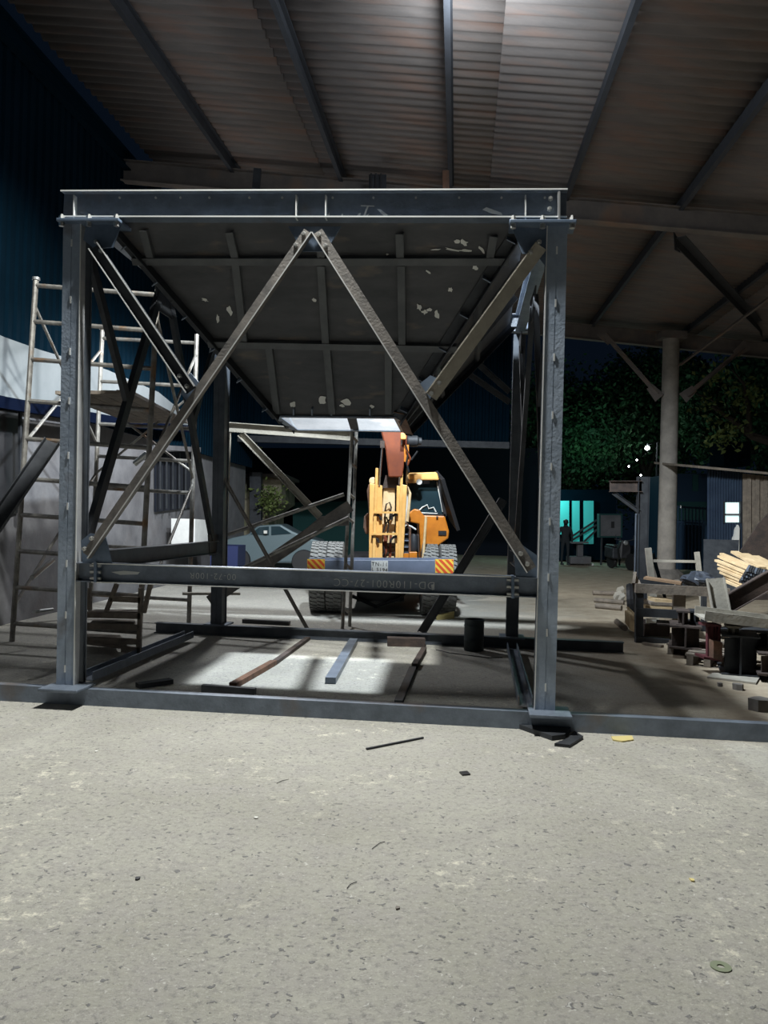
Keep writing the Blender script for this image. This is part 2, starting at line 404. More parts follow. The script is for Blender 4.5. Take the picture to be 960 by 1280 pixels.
def post(foot, top, ux=uv, vx=vv_, face_only=False, beads=True):
    """two channels welded toe to toe: a box with a seam down its face, stitch welds on the seam, a recessed web behind"""
    global bead
    d = vx
    m_ = MB()
    w2 = .074; g = .0035
    pr = [(-w2, 0), (-g, 0), (-g, .004), (g, .004), (g, 0), (w2, 0), (w2, .08), (-w2, .08)]
    a = (top - foot).normalized()
    sd = a.cross(d).normalized()
    pr2 = [(x, y) for x, y in pr]
    m_.prism(pr2, foot, top, up=d)
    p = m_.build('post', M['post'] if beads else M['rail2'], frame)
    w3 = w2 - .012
    MB().prism([(-w3, .08), (w3, .08), (w3, .19), (w2, .19), (w2, .205), (-w2, .205), (-w2, .19), (-w3, .19)], foot, top, up=d).build('rear_channel', M['rail2'], p)  # on front posts the darker steel stands in for the recess's shade
    if beads:
        sx = (1 if foot.x < 0 else -1) * (-1)
        dd_ = (top - foot).normalized(); s1 = dd_.cross(d).normalized()
        if (s1.x > 0) != (foot.x < 0): s1 = -s1
        for nm, mt_, wv, v0 in (('lit_side_face', M['dusty'], .08, .0),):  # paler inner face, lamplight painted into its colour
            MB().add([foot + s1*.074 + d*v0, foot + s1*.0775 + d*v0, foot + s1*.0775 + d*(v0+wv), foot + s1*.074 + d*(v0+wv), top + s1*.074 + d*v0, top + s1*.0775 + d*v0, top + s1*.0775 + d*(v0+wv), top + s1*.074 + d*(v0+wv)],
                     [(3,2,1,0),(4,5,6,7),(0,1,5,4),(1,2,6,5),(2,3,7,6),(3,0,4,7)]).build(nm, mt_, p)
        MB().bar(foot + s1*.0755 - d*.002, top + s1*.0755 - d*.002, .007, .007, up=d).build('lit_post_edge', M['edge'], p)  # bright strip painted as light caught on the post's inner corner
    if beads:
        zs = [.1, .25, .4, .56, .7, .8, .9]
        for k in range(9):
            c = foot + (top - foot) * (.045 + k * .113 + random.uniform(-.008, .008)) - d * .001
            if bead is None:
                bead = mBead.build('weld_bead', M['edge'], None); bead.parent = p; bead.location = c - wpos(p)
                for vv in bead.data.vertices: pass
            else:
                b_ = bead.copy(); col.objects.link(b_); b_.parent = p; b_.location = c - wpos(p)
    return p
ps = [post(FL, TL_), post(FR, TR_), post(RLf, RLt, beads=False), post(RRf, RRt, beads=False)]
# foot plates
def footplate(c, wu, wv, t=.03):
    return MB().obox(c, uv * wu/2, vv_ * wv/2, UPZ * t/2)
for c, wu in ((gnd(76, 862, .145), .36), (gnd(688, 894, .145), .34), (RLf + UPZ*.0, .34), (RRf, .34)):
    o = footplate(c + vv_ * .10 , wu * .9, .32, .024).build('base_plate', M['steel'], frame, bevel=.006)
BB = MB().lathe([(.016, 0), (.016, .016), (.0145, .018)], (0, 0, 0), n=6)
def bolts(parent, pts, ax=None, r=1.0):
    for p in pts:
        ax_ = ax or -vv_
        MB().lathe([(.019*r, 0), (.019*r, .018*r), (.012*r, .019*r), (.012*r, .032*r)], p, ax_, n=6).build('bolt', M['bolt'], parent)
def crosses(m0):
    return m0
# ---- top beams
def topbeam(p0, p1, side, name='top_beam'):
    return MB().prism(prof_i(p_h, .12, .011, .009), p0, p1, up=UPZ).build(name, M['steel'], frame)
p_h = .218
fb0 = front(80, 258, .05); fb1 = front(708, 257.5, .05)
tb = topbeam(fb0, fb1, uv)
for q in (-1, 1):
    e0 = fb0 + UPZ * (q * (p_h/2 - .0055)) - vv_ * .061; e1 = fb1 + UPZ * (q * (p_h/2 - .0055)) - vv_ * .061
    MB().bar(e0, e1, .004, .011).build('lit_flange_edge', M['edge'], tb)  # bright strip imitates light catching the flange
def stiff(px, w_=.01, parent=tb):
    a = front(px, 243.5, .0); b_ = front(px, 273, .0)
    MB().prism([(-w_/2, 0), (w_/2, 0), (w_/2, .052), (-w_/2, .052)], b_, a, up=vv_).build('stiffener', M['edge'], parent)  # pale colour stands in for light on the stiffener edges
for x in (92, 370, 407, 657): stiff(x)
a = front(699, 239, -.03); b_ = front(699, 279, -.03)
MB().prism([(-.008, 0), (.008, 0), (.008, .17), (-.008, .17)], b_, a, up=vv_).build('end_plate', M['bright'], tb)
bolts(tb, [front(x, 247.5, .042) for x in (150, 195, 226, 262, 312, 353, 416, 467, 520, 574, 627, 681)], r=.5)
bolts(tb, [front(687, 262, .02), front(688, 249, .02)])
# chalked T and paint smears on the web
def mark(parts, parent, off, mt=M['paint'], name='paint_mark'):
    for pts in parts:
        MB().poly([front(x, y, off) for x, y in pts], vv_ * .001).build(name, mt, parent)
mark([[(451, 256.5), (468, 257), (468, 258.3), (451, 257.8)], [(459, 257.5), (461, 257.5), (456, 271), (453.5, 271)], [(456, 270), (461, 267), (461.5, 268), (457, 271.5)]], tb, .044, M['chalk'], 'chalk_mark')
mark([[(471, 261), (476, 262), (485, 269), (481, 271)]], tb, .044, M['chalk'], 'chalk_mark')
mark([[(603, 262), (608, 259), (627, 266), (628, 269), (615, 267)]], tb, .044, M['chalk'], 'chalk_mark')
mark([[(410, 268), (412, 265), (412, 272), (409, 272)], [(427, 267), (429, 267), (428, 271), (426, 272)], [(448, 267), (451, 266), (450, 271), (445, 272)]], tb, .044, M['chalk'], 'chalk_mark')
# side and rear top beams
zc = fb0.z - .0
topbeam(Fp(.05, .12, zc), V((RLt.x, RLt.y, zc)) + uv*.03, vv_)
topbeam(Fp(FW - .02, .12, zc - .04), V((RRt.x, RRt.y, zc - .02)), vv_)
topbeam(V((RLt.x, RLt.y, zc)) - uv*.1 + vv_*.1, V((RRt.x, RRt.y, zc)) + uv*.1 + vv_*.1, uv)
# cap plates with bolts
for x0, x1, y in ((70, 148, 274), (637, 721, 276)):
    p0 = front(x0, y, -.07); p1 = front(x1, y, -.07)
    cp = MB().prism([(-.012, 0), (.012, 0), (.012, .24), (-.012, .24)], p0, p1, up=vv_).build('cap_plate', M['gusset'], frame, bevel=.004)
    a = (p1 - p0)
    for t in (.06, .5, .94):
        c = p0 + a * t + vv_ * .03
        MB().lathe([(.022, -.045), (.022, -.012)], c, UPZ, n=6).build('bolt', M['bolt'], cp)
        MB().lathe([(.022, .012), (.022, .034), (.013, .036), (.013, .05)], c, UPZ, n=6).build('bolt', M['bolt'], cp)
# ---- gussets
def plate(pts, off=.0, t=.012, m_=None, parent=None, name='gusset_plate'):
    return MB().poly([front(x, y, off) for x, y in pts], vv_ * t).build(name, m_ or M['gusset'], parent or frame)
g1 = plate([(108, 279), (152, 279), (141, 309), (118, 311), (104, 300)], .012)
g2 = plate([(360, 283), (426, 283), (408, 314), (378, 314)], .012)
g3 = plate([(640, 284), (690, 286), (690, 344), (671, 318), (653, 317)], .012)
g4 = plate([(103, 704), (101, 676), (112, 667), (131, 668), (140, 704)], .015)
g5 = plate([(671, 722), (671, 694), (651, 680), (642, 690), (645, 722)], .015)
g6 = plate([(232, 472), (238, 466), (253, 483), (236, 505), (226, 492)], .012)
g7 = plate([(513, 489), (538, 469), (549, 474), (537, 500), (524, 503)], .012)
# ---- front braces: channels with lips towards the camera
def brace(a, b_, wd, fl, kind='c', off=0.0, side=1, mt=None):
    p0 = front(*a, off); p1 = front(*b_, off)
    pr = prof_c(wd, fl, .008) if kind == 'c' else prof_l(wd, fl, .009, side)
    return MB().prism(pr, p0, p1, up=-vv_).build('brace', mt or M['brace'], frame)
b1 = brace((119, 309), (240, 488), .092, .045, 'c', .0, mt=M['dark'])
b2 = brace((386, 290), (109, 694), .085, .06, 'l', .0, 1)
b3 = brace((397, 290), (664, 712), .085, .06, 'l', .0, -1)
b4 = brace((676, 308), (539, 496), .098, .03, 'l', .0, -1, mt=M['palebeam'])
def lipedge(a, b_, o_, wd, fl, q, parent):
    p0 = front(*a, 0); p1 = front(*b_, 0); ax = (p1 - p0).normalized(); sd = ax.cross(-vv_).normalized()
    MB().bar(p0 + sd * q * (wd/2 - .004) - vv_ * (fl + .001), p1 + sd * q * (wd/2 - .004) - vv_ * (fl + .001), .009, .004, up=vv_).build('lit_lip_edge', M['edge'], parent)  # pale strip, light along the brace lip put into its colour
lipedge((119, 309), (240, 488), 0, .092, .045, -1, b1); lipedge((119, 309), (240, 488), 0, .092, .045, 1, b1)
lipedge((386, 290), (109, 694), 0, .085, .06, -1, b2); lipedge((397, 290), (664, 712), 0, .085, .06, 1, b3); 
bolts(b1, [front(225, 470, -.008), front(234, 483, -.008), front(121, 303, .0), front(127, 314, -.008)])
bolts(b2, [front(380, 293, 0), front(370, 307, 0), front(115, 673, -.008), front(106, 686, -.008)])
bolts(b3, [front(399, 294, 0), front(407, 308, -.004), front(651, 692, -.008), front(659, 705, -.008)])
bolts(b4, [front(674, 303, 0), front(663, 316, -.008), front(549, 479, -.008), front(539, 492, -.008)])
# ---- mid rail
m0 = front(119, 715.3, .06); m1 = front(641, 732.8, .06)
rail = MB().prism(prof_i(.156, .12, .008, .008), m0, m1, up=UPZ).build('mid_rail', M['steel'], frame)
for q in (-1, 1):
    MB().bar(m0 + UPZ * (q * .074) - vv_ * .061, m1 + UPZ * (q * .074) - vv_ * .061, .004, .008).build('lit_flange_edge', M['edge'], rail)  # bright strip painted for light grazing the rail flanges
MB().prism(prof_i(.150, .12, .008, .008), front(98, 714.5, .06), front(119, 715.3, .06), up=UPZ).build('rail_stub', M['steel'], frame)
MB().prism(prof_i(.150, .12, .008, .008), front(641, 732.8, .06), front(671, 734, .06), up=UPZ).build('rail_stub', M['steel'], frame)
for x, y0, y1 in ((119.5, 702, 728), (641, 720, 748)):
    ep = MB().prism([(-.011, -.01), (.011, -.01), (.011, .13), (-.011, .13)], front(x, y1, 0), front(x, y0, 0), up=vv_).build('splice_plate', M['gusset'], frame)
    for yy in (y0 + 5, (y0 + y1) / 2, y1 - 5):
        c = front(x, yy, .02)
        MB().lathe([(.014, -.045), (.014, .045)], c, uv, n=6).build('bolt', M['bolt'], ep)
def text(body, size, mt, parent, origin, xdir, ydir, name='lettering'):
    cu = bpy.data.curves.new(name, 'FONT'); cu.body = body; cu.size = size; cu.extrude = .0002; cu.offset = -.0012 if 'chalk' in name else 0; cu.align_x = 'CENTER'; cu.align_y = 'CENTER'; cu.space_character = 1.15
    cu.materials.append(mt)
    tmp = bpy.data.objects.new(name, cu); col.objects.link(tmp); bpy.context.view_layer.update()
    me = bpy.data.meshes.new_from_object(tmp.evaluated_get(bpy.context.evaluated_depsgraph_get())); bpy.data.objects.remove(tmp)
    o = bpy.data.objects.new(name, me); col.objects.link(o)
    xd = V(xdir).normalized(); yd = V(ydir).normalized(); zd = xd.cross(yd)
    mm = Matrix((xd, yd, zd)).transposed().to_4x4(); mm.translation = V(origin) - wpos(parent)
    o.parent = parent; o.matrix_local = mm; o['kind'] = 'stuff'
    return o
# chalk writing standing on its head along the rail
wf = .052
text('DD-110R001-27-CC', .082, M['chalk'], rail, front(480, 729.5, wf), -uv, -UPZ, 'chalk_writing')
text('00-72-100R', .07, M['chalk'], rail, front(266, 720, wf), -uv, -UPZ, 'chalk_writing')
mark([[(139, 715), (155, 713.5), (175, 715), (172, 718), (150, 718.5)]], rail, wf - .001, M['chalk'], 'chalk_mark')
mark([[(539, 731), (543, 730), (543, 737), (540, 738)]], rail, wf - .001, M['chalk'], 'chalk_mark')
# ---- side trusses: same pattern as the front, on the left and right planes
def side(Ff, Ft, Rf, Rt, out):
    def P(t, z): # t 0..1 front to back
        b_ = Ff.lerp(Rf, t); tt = Ft.lerp(Rt, t); k = (z - b_.z) / (tt.z - b_.z); return b_.lerp(tt, k) + vv_ * (.11 * (1 - t))
    zt = Ft.z - .06; zr = 1.13
    A = (Rf - Ff).normalized(); o_ = out
    def br(a, b_, wd=.10, fl=.05, mt=None):
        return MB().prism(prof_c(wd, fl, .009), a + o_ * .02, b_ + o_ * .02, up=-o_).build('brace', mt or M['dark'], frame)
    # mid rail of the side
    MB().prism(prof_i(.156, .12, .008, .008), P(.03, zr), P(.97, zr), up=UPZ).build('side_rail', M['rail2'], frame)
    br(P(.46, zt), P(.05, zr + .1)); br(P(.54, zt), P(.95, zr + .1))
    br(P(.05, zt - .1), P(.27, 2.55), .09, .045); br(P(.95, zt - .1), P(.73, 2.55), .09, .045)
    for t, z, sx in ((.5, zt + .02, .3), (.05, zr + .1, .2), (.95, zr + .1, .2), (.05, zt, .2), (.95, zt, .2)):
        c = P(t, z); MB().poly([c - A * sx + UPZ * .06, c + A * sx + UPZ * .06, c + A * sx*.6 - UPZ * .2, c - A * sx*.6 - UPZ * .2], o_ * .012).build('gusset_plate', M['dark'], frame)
side(FL, TL_, RLf, RLt, uv)
side(FR, TR_, RRf, RRt, -uv)
# angle brackets beside the rear right post (rear face secondary brace)
MB().prism(prof_l(.07, .05, .008), V(at(563, 452, RRt.y - .1)), V(at(637, 503, RRf.y)), up=-vv_).build('brace', M['dark'], frame)
MB().prism(prof_l(.07, .05, .008), V(at(594, 452, RRt.y - .1)), V(at(637, 490, RRf.y)), up=-vv_).build('brace', M['dark'], frame)
MB().prism(prof_c(.09, .04, .008), V(at(600, 452, RRt.y - .1)), V(at(650, 330, RRf.y)), up=-vv_).build('brace', M['dark'], frame)

# ================================================================== THE HOPPER
hop = thing('hopper', Fp(FW/2, 2, ZT), 'dark plate steel hopper tapering to a square mouth, smeared with white paint marks', 'hopper')
hTL = front(148, 284, .22); hTR = front(648, 298, .22)
zt_h = (hTL.z + hTR.z) / 2 + .02
hBL = front(346, 518, 1.40); hBR = front(497, 519, 1.40)
rBL = front(369, 540, 2.55); rBR = front(505, 542, 2.55)
zb = (hBL.z + hBR.z + rBL.z + rBR.z) / 4
for q in (hBL, hBR, rBL, rBR): q.z = zb
for q in (hTL, hTR): q.z = zt_h
hTL, hTR = hTL + (hTL - hBL) * .055, hTR + (hTR - hBR) * .055
rTL = hTL + vv_ * 3.45; rTR = hTR + vv_ * 3.45
HN = (hBL - hTL).cross(hTR - hTL).normalized()
if HN.y > 0: HN = -HN                                   # towards the camera
def quad(p, t=.008, name='hopper_sheet', mt=None):
    n = (p[1] - p[0]).cross(p[2] - p[0]).normalized() * t
    return MB().poly(p, n).build(name, mt or M['plate'], hop)
fs_ = quad([hTL, hTR, hBR, hBL]); quad([hTR, rTR, rBR, hBR]); quad([rTR, rTL, rBL, rBR]); quad([rTL, hTL, hBL, rBL])
# short vertical skirt at the top so that it sits against the beams
for a, b_ in ((hTL, hTR), (hTR, rTR), (rTR, rTL), (rTL, hTL)):
    n = (b_ - a).cross(UPZ).normalized() * .008
    MB().poly([a, b_, b_ + UPZ * .16, a + UPZ * .16], n).build('rim_plate', M['plate'], hop)
def hp(px, py, o_=0.0): return onpl(px, py, hTL + HN * o_, HN)
def rib(a, b_, wd=.055, ht=.045):
    p0 = hp(*a); p1 = hp(*b_)
    MB().prism([(-wd/2, 0), (-wd/2 + .008, 0), (-wd/2 + .008, ht - .008), (wd/2, ht - .008), (wd/2, ht), (-wd/2, ht)], p0, p1, up=HN).build('stiffener', M['stiff'], hop)
rib((168, 324), (636, 324), .06, .06); rib((262, 427), (571, 433), .06, .06); 
for a, b_ in (((181, 286), (190, 321)), ((288, 288), (296, 324)), ((296, 328), (306, 424)), ((400, 290), (403, 325)), ((402, 330), (408, 428)),
              ((409, 432), (416, 514)), ((337, 430), (347, 514)), ((500, 290), (501, 325)), ((502, 330), (503, 430)), ((486, 434), (486, 514)), ((617, 293), (612, 322))):
    rib(a, b_, .062, .05)
# corner angles with cleats
def edge(a, b_, w_=.09, cleats=6):
    d = (b_ - a); m_ = MB().prism(prof_l(w_, w_, .009), a + HN * .01, b_ + HN * .01, up=HN).build('corner_angle', M['dark'], hop)
    for k in range(cleats):
        c = a + d * ((k + .6) / cleats) + HN * .055
        MB().obox(c, HN * .03, d.normalized().cross(HN) * .04, d.normalized() * .004).build('cleat', M['steel'], hop)
edge(hTL, hBL); edge(hTR, hBR); edge(rTL, rBL, cleats=0); edge(rTR, rBR, cleats=0)
# side stiffeners
for (A0, A1, B0, B1) in ((hTR, rTR, hBR, rBR), (hTL, rTL, hBL, rBL)):
    nn_ = (A1 - A0).cross(B0 - A0).normalized()
    if nn_.dot(A0 - Fp(FW/2, 2, 3)) < 0: nn_ = -nn_
    for t in (.35, .68):
        MB().prism([(-.025, 0), (.025, 0), (.025, .05), (-.025, .05)], A0.lerp(B0, t), A1.lerp(B1, t), up=nn_).build('stiffener', M['plate'], hop)
    for t in (.33, .66):
        MB().prism([(-.025, 0), (.025, 0), (.025, .05), (-.025, .05)], A0.lerp(A1, t), B0.lerp(B1, t), up=nn_).build('stiffener', M['plate'], hop)
# mouth flange and small lugs
mo = MB()
for a, b_ in ((hBL, hBR), (hBR, rBR), (rBR, rBL), (rBL, hBL)):
    mo.bar(a - UPZ * .0, b_ - UPZ * .0, .07, .012)
mo.build('mouth_flange', M['steel'], hop)
MB().bar(hBL.lerp(hBR, .62) + UPZ*.02, rBL.lerp(rBR, .55) + UPZ*.02, .09, .012).build('cross_bar', M['dark'], hop)
MB().poly([hp(492, 514, .02), hp(505, 517, .02), V(front(516, 543, 1.9)), V(front(505, 541, 2.0))], HN * .01).build('outlet_plate', M['rust'], hop)
for x in (368, 391, 415, 463):
    MB().prism([(-.006, 0), (.006, 0), (.006, .05), (-.006, .05)], hp(x, 508), hp(x, 516), up=HN).build('lug', M['steel'], hop)
def splat(cx, cy, rx, ry, seed, rot=0):
    r_ = random.Random(seed); n = 11; pts = []
    for k in range(n):
        t = 2*math.pi*k/n; q = r_.uniform(.45, 1.1); x = rx*q*math.cos(t); y = ry*q*math.sin(t)
        pts.append(hp(cx + x*math.cos(rot) - y*math.sin(rot), cy + x*math.sin(rot) + y*math.cos(rot), .009))
    MB().poly(pts, HN * .001).build('paint_mark', M['paint'], hop)
for k, a in enumerate(((571, 302, 4, 3.5), (580, 303, 6, 4.5, .4), (602, 312, 6, 2.5, .9), (565, 312, 14, 1.6, .2), (546, 312, 8, 1.2, -.1), (582, 313, 9, 1.6, .1), (594, 335, 4, 4),
     (563, 362, 4.5, 4), (524, 384, 5, 4, .8), (531, 390, 5, 3.5), (537, 387, 4, 3), (546, 393, 4, 6, -.2), (535, 340, 5, 1.5, .5), (272, 398, 3, 6), (287, 388, 4, 7, -.3), (256, 375, 5, 2, .4),
     (393, 375, 4, 3, .5), (366, 505, 4, 5), (403, 500, 6, 8), (433, 502, 7, 6, .3), (465, 508, 3, 2.5), (428, 507, 4, 2.5), (484, 318, 2, 1.5))):
    splat(*a[:4], k, a[4] if len(a) > 4 else 0)

# ================================================================== FLOOR STEEL
def single(mb, name, mt, label, cat, group=None, **kw):
    o = mb.build(name, mt, None, **kw); return tag(o, label, cat, group)
a = gnd(-60, 862, .065); b_ = gnd(1020, 915, .065)
fz = .13
P0 = gnd(0, 866, .065); P1 = gnd(960, 917, .065); d = (P1 - P0).normalized(); d.z = 0
P0 = P0 - d * 1.5; P1 = P1 + d * 1.5
P0.z = P1.z = .066
single(MB().prism(prof_c(.13, .09, .009), P0 - vv_ * .0 , P1 - vv_ * .0, up=vv_), 'floor_beam', M['steel'], 'long grey steel channel lying across the floor in front under the two front posts', 'beam')
Q0 = gnd(195, 784, .065); Q1 = gnd(779, 809, .065)
single(MB().prism(prof_i(.13, .12, .01, .01), Q0, Q1, up=UPZ), 'floor_beam', M['rail2'], 'dark steel beam on the floor under the rear posts, its end sticking out right', 'beam')
S0 = gnd(108, 851, .05); S1 = gnd(236, 797, .05)
single(MB().prism(prof_c(.12, .08, .01), S0, S1, up=UPZ), 'floor_channel', M['steel'], 'dark channel on the floor running back behind the front left post', 'channel')
S0 = gnd(657, 884, .05); S1 = gnd(640, 812, .05)
single(MB().prism(prof_c(.12, .08, .01), S0, S1, up=UPZ), 'floor_channel', M['steel'], 'steel channel on the floor between the front right post and the rear right post', 'channel')
def loose(p, q, w_, h_, mt, label, name='loose_bar', z=0):
    single(MB().bar(gnd(*p, h_/2 + z), gnd(*q, h_/2 + z), w_, h_), name, mt, label, 'bar')
loose((291, 857), (342, 828), .07, .05, M['rust'], 'rusty brown bar on the floor, nearer half of the left pair inside the frame')
loose((342, 829), (385, 798), .06, .04, M['rustdark'], 'dark bar on the floor leading back to the rear beam, behind the rusty brown bar')
loose((413, 851), (442, 801), .10, .06, M['steel'], 'short grey bar standing alone at the centre of the floor inside the frame')
loose((498, 878), (516, 835), .07, .035, M['dark'], 'thin dark bar on the floor touching the front beam right of centre')
loose((518, 833), (530, 812), .06, .06, M['rustdark'], 'dark reddish bar on the floor ending at the brown block by the rear beam')
single(MB().bar(gnd(253, 862, .05), gnd(319, 867, .05), .05, .09), 'steel_offcut', M['dark'], 'flat dark steel strip standing on edge behind the front floor beam, left of centre', 'offcut')
single(MB().bar(gnd(172, 857, .02), gnd(214, 851, .03), .10, .04), 'steel_offcut', M['dark'], 'small dark angled offcut on the floor right of the front left post', 'offcut')
single(MB().box(gnd(484, 808, 0) , gnd(531, 808, 0) + V((0, .08, .10))), 'steel_block', M['rustdark'], 'brown rusty steel block lying against the rear floor beam left of the drum', 'block')
single(MB().bar(gnd(304, 776, .03), gnd(362, 779, .03), .09, .05), 'steel_offcut', M['black'], 'black flat offcut on the floor behind the rear beam on the left', 'offcut')
single(MB().poly([gnd(634, 906, .0), gnd(640, 903, 0), gnd(714, 914, 0), gnd(706, 924, 0), gnd(690, 926, 0)], (0, 0, .035)), 'packing_plate', M['dark'], 'thick dark packing plate on the floor under the front right post, left of two', 'plate')
single(MB().poly([gnd(693, 933, .0), gnd(710, 926, 0), gnd(718, 917, 0), gnd(729, 924, 0), gnd(712, 935, 0)], (0, 0, .022)), 'packing_plate', M['dark'], 'thinner dark packing plate poking out right beneath the front right post', 'plate')
# drum
dc = gnd(592, 813, 0); dr = .118
dd = MB().lathe([(.112, 0), (dr, .01), (dr, .12), (dr+.004, .128), (dr, .136), (dr, .29), (dr+.004, .298), (dr, .306), (dr, .30+.06), (dr+.006, .375), (dr-.006, .375), (dr-.008, .05), (.0, .05)], (0, 0, 0), n=32, capped=False)
dd.v = [V((p.x*1.0, p.y*1.0, p.z)) + dc for p in dd.v]
dr_ = thing('drum', dc, 'small dark open-topped steel drum standing on the floor beside the rear beam', 'drum')
dd.build('body', M['drum'], dr_, smooth=True)
MB().lathe([(.1, 0), (.1, .01)], dc, n=24).build('base', M['drum'], dr_)
# debris on the front floor
single(MB().bar(gnd(458, 936, .008), gnd(529, 922, .008), .016, .010), 'steel_strip', M['dark'], 'thin dark steel strip lying alone on the concrete in front of the floor beam', 'strip')
single(MB().poly([gnd(764, 922), gnd(790, 921), gnd(792, 926), gnd(778, 928), gnd(766, 926)], (0, 0, .01)), 'scrap_chip', M['chip'], 'small yellowish scrap on the concrete right of the front right post', 'scrap')
single(MB().poly([gnd(574, 966), gnd(584, 965), gnd(588, 969), gnd(578, 970)], (0, 0, .008)), 'scrap_chip', M['black'], 'small black chip on the concrete below the thin steel strip', 'scrap')
wc = gnd(901, 1209)
wsh = MB(); n = 20; r0, r1 = .013, .036
vs = [];
for z in (0, .004):
    for r in (r0, r1):
        for k in range(n): vs.append(wc + V((r*math.cos(2*math.pi*k/n), r*math.sin(2*math.pi*k/n), z)))
fsq = []
for k in range(n):
    q = (k+1) % n
    fsq += [(k, q, n+q, n+k), (2*n+k, 3*n+k, 3*n+q, 2*n+q), (n+k, n+q, 3*n+q, 3*n+k), (k, 2*n+k, 2*n+q, q)]
wsh.add(vs, fsq); single(wsh, 'washer', M['gate'] if 0 else mat('dull_green_washer', (.22, .25, .17), .6, .3), 'flat greenish washer on the concrete near the bottom right corner', 'washer')
for px, py, mt, lb in ((120, 940, 'paint', 'small white crumb on the concrete at the left below the floor beam'), (497, 1136-0, 'stone', 'tiny grey pebble low in the middle of the bright concrete'),
                      (320, 1023, 'paint', 'white crumb on the concrete left of centre'), (172, 1099, 'black', 'tiny dark pebble on the concrete at the lower left'),
                      (865, 1101, 'chip', 'pale yellowish crumb on the concrete at the lower right')):
    c = gnd(px, py); r_ = random.Random(px)
    single(MB().poly([c + V((math.cos(t)*.012*r_.uniform(.6, 1.4), math.sin(t)*.012*r_.uniform(.6, 1.4), 0)) for t in (0, 1, 2.1, 3, 4.2, 5.2)], (0, 0, .007)), 'crumb', M[mt], lb, 'crumb')
for pts, lb in ((((465, 1061), (470, 1057), (474, 1054), (481, 1052)), 'short thin curl of wire on the concrete right of centre'),
                (((434, 1110), (437, 1106), (441, 1104), (446, 1102)), 'bent dark wire scrap on the concrete near the middle'),
                (((346, 979), (352, 976), (361, 974)), 'short dark twig of wire on the concrete left of centre')):
    single(MB().tube([gnd(x, y, .004) for x, y in pts], .0016, 5), 'wire_scrap', M['black'], lb, 'wire')
single(MB().tube([gnd(x, y, .006) for x, y in ((545, 812), (562, 816), (585, 819), (610, 822), (628, 822))], .005, 5), 'wire', M['black'], 'thin black wire on the floor trailing past the drum', 'wire')
# ================================================================== THE CRANE
CY = 12.7
crane = thing('mobile_crane', gnd(475, 768), 'orange and yellow pick-and-carry crane facing us behind the frame, cab on its right side', 'crane')
def cp_(px, py, Y): return at(px, py, Y)
def xz(px, py, Y, dy, name, mt, parent=crane, bevel=0, **kw): # polygon given in pixels at depth Y, pushed back by dy
    return MB().poly([at(x, y, Y) for x, y in zip(px, py)], (0, dy, 0)).build(name, mt, parent, bevel=bevel, **kw)
def pbox(x0, y0, x1, y1, Y, dy, name, mt, parent=crane, bevel=0, **kw):
    return xz((x0, x1, x1, x0), (y0, y0, y1, y1), Y, dy, name, mt, parent, bevel, **kw)
bump = pbox(385, 700, 566, 725, 12.55, .22, 'bumper', M['greypaint'], bevel=.01)
pbox(386, 697.5, 566, 700.5, 12.62, .12, 'bumper_lip', M['greypaint'])
for x0, x1 in ((384, 406), (544, 567)):
    tp = x1 if x0 < 400 else x1
    pn = pbox(x0, 699, x1, 719, 12.52, .025, 'warning_panel', M['signy'], bump)
    wdt = (x1 - x0)
    for k in range(-1, 4):
        # slanted red stripes, clipped to the panel
        pts = []
        sx = x0 + k * 8 - 4
        poly = [(sx, 699.4), (sx + 4, 699.4), (sx + 22, 718.6), (sx + 18, 718.6)]
        def clip(pl, xc, keep_right):
            out = []
            for i in range(len(pl)):
                a, b_ = pl[i], pl[(i+1) % len(pl)]
                ia = (a[0] >= xc) == keep_right; ib = (b_[0] >= xc) == keep_right
                if ia: out.append(a)
                if ia != ib:
                    t = (xc - a[0]) / (b_[0] - a[0]); out.append((xc, a[1] + t * (b_[1] - a[1])))
            return out
        poly = clip(clip(poly, x0 + .4, True), x1 - .4, False) if True else poly
        if len(poly) > 2:
            MB().poly([at(x, y, 12.515) for x, y in poly], (0, .004, 0)).build('red_stripe', M['signr'], bump)
np_ = pbox(464, 701, 485, 719, 12.51, .02, 'number_plate', M['white'])
text('TN-11', .085, M['black'], np_, at(474.5, 705.5, 12.505), (1, 0, -.0255), (.0255, 0, 1), 'plate_lettering')
text('L 5194', .08, M['black'], np_, at(474.5, 712.3, 12.505), (1, 0, -.0255), (.0255, 0, 1), 'plate_lettering')
# tyres
def tyre(px, Y=13.15, R=.565, wd=.27):
    c = at(px, 700, Y); c.z = R
    t = MB().lathe([(R*.5, -wd*.42), (R*.9, -wd*.5), (R*.985, -wd*.44), (R, -wd*.3), (R, wd*.3), (R*.985, wd*.44), (R*.9, wd*.5), (R*.5, wd*.42)], c, (1, 0, 0), n=40)
    o = t.build('tyre', M['rubber'], crane, smooth=True)
    lg = MB()
    for k in range(44):
        t_ = 2*math.pi*k/44; rad = V((0, math.cos(t_), math.sin(t_))); tan = V((0, -math.sin(t_), math.cos(t_)))
        for j in range(4):
            cc = c + rad * (R + .008) + V(((j - 1.5) * wd * .235, 0, 0)) + tan * (.018 * (j % 2))
            lg.obox(cc, V((wd*.095, 0, 0)) + tan * .006, tan * .024, rad * .012)
    lg.build('tread', M['rubber'], o, kind='stuff')
    MB().lathe([(.0, -wd*.44), (R*.5, -wd*.44), (R*.52, wd*.44), (.0, wd*.44)], c, (1, 0, 0), n=24, capped=False).build('wheel_hub', M['orange'], o)
for px in (400, 420, 537, 559): tyre(px)
MB().bar(at(395, 716, 13.15), at(566, 720, 13.15), .16, .16).build('axle', M['black'], crane)
